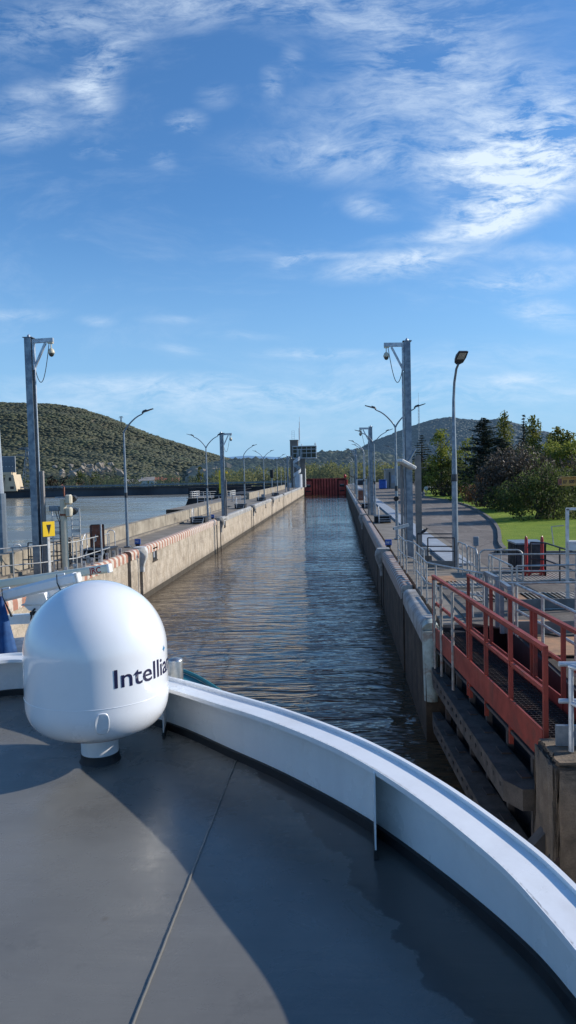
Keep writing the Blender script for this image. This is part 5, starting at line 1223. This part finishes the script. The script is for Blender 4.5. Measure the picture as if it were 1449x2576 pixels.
strip_solid('cap_rail', -.238, -.022, lambda z: z-.044, lambda z: z-.028, m_white)
strip_solid('flange_lip', -.244, -.228, lambda z: z-.067, lambda z: z-.028, m_white)
strip_solid('rim', -.02, .012, lambda z: z-.03, lambda z: z-.0, m_white)
strip_solid('waterway', -.06, -.026, lambda z: DZ+.0, lambda z: DZ+.075, m_black)
strip_solid('hull', 0, .05, lambda z: -1.0, lambda z: DZ+.0, m_white)
# stiffeners
def foot_on_curve(x, y): return min(range(len(curve)), key=lambda i: (curve[i].x-x)**2+(curve[i].y-y)**2)
for (x, y) in ((-1.9, 7.95), (.21, 5.55), (-4.6, 8.9), (1.35, 2.2)):
    i = foot_on_curve(x, y); c = curve[i]; d = (curve[i+1]-curve[i-1]); d.z = 0; d.normalize(); nin = Vector((d.y, -d.x, 0))
    tgt = Vector((0, 0, 0))-Vector((c.x, c.y, 0)); tgt.normalize(); tgt = (tgt*.62+Vector((0, -1, 0))*.38).normalized()
    reach = .27/max(.45, tgt.dot(nin)); d = Vector((-tgt.y, tgt.x, 0)); nin = tgt
    zt = c.z-.045; mb = MB(); a = [c+nin*.03, c+nin*reach, c+nin*reach, c+nin*.03]; zs = [DZ, DZ, zt, zt]
    vs = [Vector((p.x, p.y, z))+d*s for s in (-.006, .006) for p, z in zip(a, zs)]
    mb.add(vs, [(0, 1, 2, 3), (7, 6, 5, 4), (0, 4, 5, 1), (1, 5, 6, 2), (2, 6, 7, 3), (3, 7, 4, 0)]); mb.build('stiffener', m_white, ship)
    mb = MB(); a2 = [c+nin*.06, c+nin*(reach+.01)]; vs = [Vector((p.x, p.y, z))+d*s for s in (-.012, .012) for p, z in zip([a2[0], a2[1], a2[1], a2[0]], [DZ+.001, DZ+.001, DZ+.07, DZ+.07])]
    mb.add(vs, [(0, 1, 2, 3), (7, 6, 5, 4), (0, 4, 5, 1), (1, 5, 6, 2), (2, 6, 7, 3), (3, 7, 4, 0)]); mb.build('stiffener_foot', m_black, ship)
# weld seam across the deck
sa, sb = G(598, 1905, DZ), G(325, 2600, DZ); sd = (sb-sa).normalized(); mb = MB(); pts = []
for k in range(120):
    f = k/119; p = sa.lerp(sb+sd*2, f)+Vector((rng.normal(0, .0012), 0, 0)); pts.append(p+Vector((0, 0, .001+.0015*rng.uniform())))
mb.tube(pts, .009, 8); mb.build('deck_seam', m_deck, ship)
# lower foredeck seen beyond the bulwark
fd = [(-9.4, 2), (-9.1, 7), (-8.4, 10.2), (-7.4, 12.6), (-6.2, 14.0), (-5.0, 13.7), (-4.0, 12.9), (-3.1, 12.25), (-2.48, 11.75), (-1.83, 10.78), (-1.2, 9.5), (-.3, 7.6), (.6, 5), (1.1, 2)]
FZ = 2.9
fdv = [Vector((x, y, FZ)) for x, y in fd]; fdc = catmull(fdv, 6)
mb = MB(); n = len(fdc); mb.add([(p.x, p.y, FZ-.25) for p in fdc], [tuple(range(n))[::-1]]); mb.build('foredeck', m_deck, ship)
mb = MB(); o1 = offs(fdc, .0); o2 = offs(fdc, -.04)
A_ = [Vector((p.x, p.y, -1)) for p in o1]; B2 = [Vector((p.x, p.y, FZ)) for p in o1]; C_ = [Vector((p.x, p.y, FZ)) for p in o2]; D_ = [Vector((p.x, p.y, FZ-.3)) for p in o2]
mb.add(*ribbon(A_, B2)); mb.add(*ribbon(B2, C_)); mb.add(*ribbon(C_, D_)); mb.build('bow_hull', m_white, ship)
mb = MB(); tc_ = [p for p in fdc if p.x > -3.9 and p.y > 7]; i1 = offs(tc_, -.06); i2 = offs(tc_, -1.2)
mb.add(*ribbon([Vector((p.x, p.y, FZ-.02)) for p in i1], [Vector((p.x, p.y, FZ-.10)) for p in i2])); mb.build('teal_cover', m_teal, ship)
mb = MB(); mb.tube([Vector((p.x, p.y, FZ+.01)) for p in offs(tc_, -.03)], .03, 8); mb.build('teal_rail', m_teal, ship)
# silver bollard beside the bulwark
p = G(425, 1712, 3.85)+Vector((.02, .25, 0)); mb = MB(); mb.lathe([(.085, 0), (.085, .5), (.08, .52), (0, .53)], (p.x, p.y, DZ+.16), 20)
mb.build('mooring_post', mat('brushed_steel', (.5, .5, .5), (.38, .38, .37), 20, .35, metal=.9), ship)

# ---- radome
rp = Vector((-2.39, 6.97, DZ)); rdm = thing('satellite_dome', 'large white satellite dome marked Intellian on a short stem on the deck', 'satellite dome', rp)
R0 = .68; prof = [(.36, .318), (.41, .322)]
zb, zc = .33, 1.085
for k in range(1, 15):
    a = PI/2*k/14; prof.append((.41+(R0-.41)*math.sin(a), zb+.30*(1-math.cos(a)) if k < 14 else zb+.30))
prof += [(R0+.001, .72), (R0+.001, .9)]
for k in range(0, 31):
    a = PI/2*k/30; prof.append((R0*math.cos(a) if k < 30 else 0, zc+.68*math.sin(a)))
MB().lathe(prof, (0, 0, 0), 96).build('dome', m_dome, rdm)
mb = MB()
for z_ in (.70,): mb.lathe([(R0-.002, z_-.004), (R0+.0035, z_-.0015), (R0+.0035, z_+.0015), (R0-.002, z_+.004)], (0, 0, 0), 96)
mb.build('joint_line', m_dome, rdm)
MB().lathe([(.10, .322), (.43, .318), (.43, .332)], (0, 0, 0), 48).build('base_ring', m_rust, rdm)
MB().lathe([(.18, .07), (.18, .33)], (0, 0, 0), 40).build('stem', m_white, rdm)
MB().lathe([(.20, .0), (.186, .03), (.184, .085)], (0, 0, 0), 40).build('stem_foot', m_black, rdm)
# grip recess: bevelled pocket on the lower side
view = math.atan2(-rp.y, -rp.x)                       # towards the deck's after end
ga = view+.04
mb = MB()
nn = 14
for k in range(nn):
    pass
ring = []; Z_G = .565
for k in range(24):
    t_ = 2*PI*k/24; xx_ = .062*abs(math.cos(t_))**.6*(1 if math.cos(t_) > 0 else -1); zz_ = .105*abs(math.sin(t_))**.7*(1 if math.sin(t_) > 0 else -1); ring.append((xx_, zz_))
def on_dome(sx, z):
    r = np.interp(z, [p[1] for p in prof], [p[0] for p in prof]); a = ga+sx/R0; return r, a
vs = []
for dep, sc_ in ((.004, 1.0), (.010, .93), (-.012, .80), (-.035, .72)):
    for (a_, b_) in ring:
        r, a = on_dome(a_*sc_, Z_G+b_*sc_); vs.append(((r+dep)*math.cos(a), (r+dep)*math.sin(a), Z_G+b_*sc_))
m_pocket = mat('pocket_shadow', (.66, .68, .70), (.62, .64, .66), 3, .4)
mb.add(vs[:48], [(i, (i+1) % 24, 24+(i+1) % 24, 24+i) for i in range(24)], True); mb.build('grip_rim', m_dome, rdm)
mb = MB(); v2 = [((r+.0112)*math.cos(a), (r+.0112)*math.sin(a), Z_G+b_*.93) for (a_, b_) in ring for r, a in [on_dome(a_*.93, Z_G+b_*.93)]]
mb.add(v2, [tuple(range(24))]); mb.build('grip', m_pocket, rdm)
# lettering wrapped round the shell
TH0 = view+math.radians(10.6); ZT = .875
def wrap(x, y):
    a = TH0+x*1.16/(R0+.007); return Vector(((R0+.004)*math.cos(a), (R0+.004)*math.sin(a), ZT+y))
letters('Intellian', .238, m_ink, 'lettering', rdm, wrap, bold=.002, sub=.03)
xs = .575
mb = MB(); cst = [(0, .035), (.008, .008), (.03, 0), (.008, -.008), (0, -.035), (-.008, -.008), (-.03, 0), (-.008, .008)]
mb.add([wrap(xs+a, .235+b)*1.0 for a, b in cst], [tuple(range(8))]); mb.build('star', m_star, rdm)

# ---- radar scanner and trough on the folded mast
ra, rb = AY(-60, 1478, 11.2), AY(277, 1429, 11.0); c = rb
rdr = thing('radar_scanner', 'long cream radar scanner bar marked JRC beyond the dome', 'radar', (0, 0, 0))
ra = rb+(ra-rb).normalized()*2.3
def bar2(a, b, w_, h_, bev=.03):
    d = (b-a); L = d.length; d.normalize(); side = d.cross(Vector((0, 0, 1))).normalized(); up = side.cross(d); M = Matrix((d, side, up)).transposed(); mb = MB(); mb.box((a+b)/2, (L, w_, h_), bev=bev, M=M); return mb, d, side, up
m_creambar = mat('scanner_cream', (.70, .68, .55), (.64, .62, .5), 2, .4)
mb, d1, s1, u1 = bar2(ra, rb, .12, .13, .03); mb.build('scanner_bar', m_creambar, rdr)
e_ = rb; mb, _, _, _ = bar2(rb-d1*.03, rb+d1*.012, .125, .135, .03); mb.build('end_cap', m_white, rdr)
def onbar(x, y): return rb-d1*(.31-x*.95)+s1*.0625+u1*(-.042+y)
letters('JRC', .125, m_inkred, 'lettering', rdr, onbar, bold=.0035)
ta, tb = AY(8, 1500, 10.6), AY(196, 1453, 10.4)
tro = thing('radar_scanner', 'blue grey shaded scanner bar lashed in front of the cream one', 'radar', (0, 0, 0))
mb, d2, s2, u2 = bar2(ta, tb, .16, .17, .04); mb.build('scanner_bar', m_white, tro)
mb, _, _, _ = bar2(tb-d2*.02, tb+d2*.03, .13, .15, .04); mb.build('end_cap', m_white_rough, tro)
for f in (.05, .78):
    q = ta.lerp(tb, f); mb = MB(); mb.tube([q+u2*.11+s2*.09, q+d2*.14+u2*.10+s2*.09], .014, 6); mb.build('cleat', m_white, tro)
    mb = MB(); mb.tube([q+u2*.12+s2*.1+d2*.02, q+s2*.11+d2*.0, q+u2*-.12+s2*.1+d2*.02, q+u2*-.32+s2*.05+d2*.03], [.008, .008, .012, .02], 6); mb.build('lashing', m_black, tro)
# folded mast carrying them
ms = thing('mast', 'white folded mast frame beyond the dome carrying the scanner bars', 'mast', (0, 0, 0))
mp_ = Vector((-4.15, 10.9, FZ-.25))
MB().box((mp_.x, mp_.y, (FZ-.25+4.3)/2), (.16, .16, 4.3-(FZ-.25)), bev=.02).build('post', m_white, ms)
a, b = AY(22, 1558, 10.9), AY(120, 1551, 10.9); MB().bar(a, b+Vector((.35, 0, 0)), .14, .14).build('crossarm', m_white, ms)
MB().bar(AY(90, 1500, 10.95), AY(140, 1552, 10.95), .02, .02).build('stay', m_galv, ms)
MB().bar((-4.75, 10.9, 4.36), (-4.0, 10.9, 4.40), .14, .10).build('top_beam', m_white, ms)
q = AY(97, 1512, 10.8); fl = thing('floodlight', 'white boxy searchlight with black cable under the scanner bars', 'floodlight', q)
mb = MB(); prof_ = [(-.17, -.05), (-.12, .115), (.14, .14), (.2, -.04), (.12, -.14), (-.1, -.12)]
vs = [(x, s_*.13, z) for s_ in (-1, 1) for x, z in prof_]; mb.add(vs, [tuple(range(6)), tuple(range(11, 5, -1))]+[(i, 6+i, 6+(i+1) % 6, (i+1) % 6) for i in range(6)]); mb.build('housing', m_white, fl)
MB().box((.0, 0, -.035), (.42, .29, .022), bev=.008).build('seam_band', m_white_rough, fl); MB().box((0, 0, -.17), (.2, .2, .05)).build('bracket', m_black, fl); MB().box((.02, 0, -.205), (.36, .24, .02)).build('mount_plate', m_white, fl)
MB().box((.05, .0, -.34), (.18, .18, .26), bev=.02).build('pedestal', m_white, fl)
MB().tube([(0, -.14, -.09), (-.03, -.18, -.13), (-.06, -.16, -.25), (-.05, -.12, -.38)], .014, 8).build('cable', m_black, fl)
q = AY(160, 1492, 11.3); gl = thing('globe_lamp', 'rounded white cover partly hidden behind the dome top', 'cover', q); MB().lathe([(0, -.16), (.14, -.13), (.19, 0), (.15, .11), (0, .17)], (0, 0, 0), 20).build('cover', m_white, gl)
# furled blue flag
fa, fb = AY(2, 1500, 10.3), AY(20, 1650, 9.9); m_flag = mat('blue_flag_cloth', (.012, .07, .20), (.006, .03, .10), 4, .8)
mb = MB(); rows = []; 
for k in range(15):
    f = k/14; c = fa.lerp(fb, f); w_ = .015+.115*f**.8
    for j in range(13): t_ = 2*PI*j/13; rr = w_*(1+.18*math.sin(4*t_+1.5*f)); rows.append((c.x+rr*math.cos(t_), c.y+rr*.7*math.sin(t_), c.z))
mb.add(rows, [(k*13+j, k*13+(j+1) % 13, (k+1)*13+(j+1) % 13, (k+1)*13+j) for k in range(14) for j in range(13)], True); mb.add(rows[-13:], [tuple(range(13))])
tag(mb.build('flag', m_flag), 'furled dark blue flag hanging at the left edge beyond the bulwark', 'flag')
# winch-like grey hood on the foredeck
q = G(52, 1640, FZ); hd = thing('winch_cover', 'grey rounded deck winch cover with cooling fins between flag and dome', 'winch', (q.x-.1, q.y+.2, FZ-.25))
mb = MB(); mb.lathe([(.62, 0), (.62, .25), (.5, .38), (0, .44)], (0, 0, 0), 24); mb.build('cover', m_galv, hd)
mb = MB()
for k in range(14): mb.box((-.3+.05*k, -.66, .2), (.015, .06, .3))
mb.build('fin', m_darksteel, hd)
print('objects', len(bpy.data.objects))
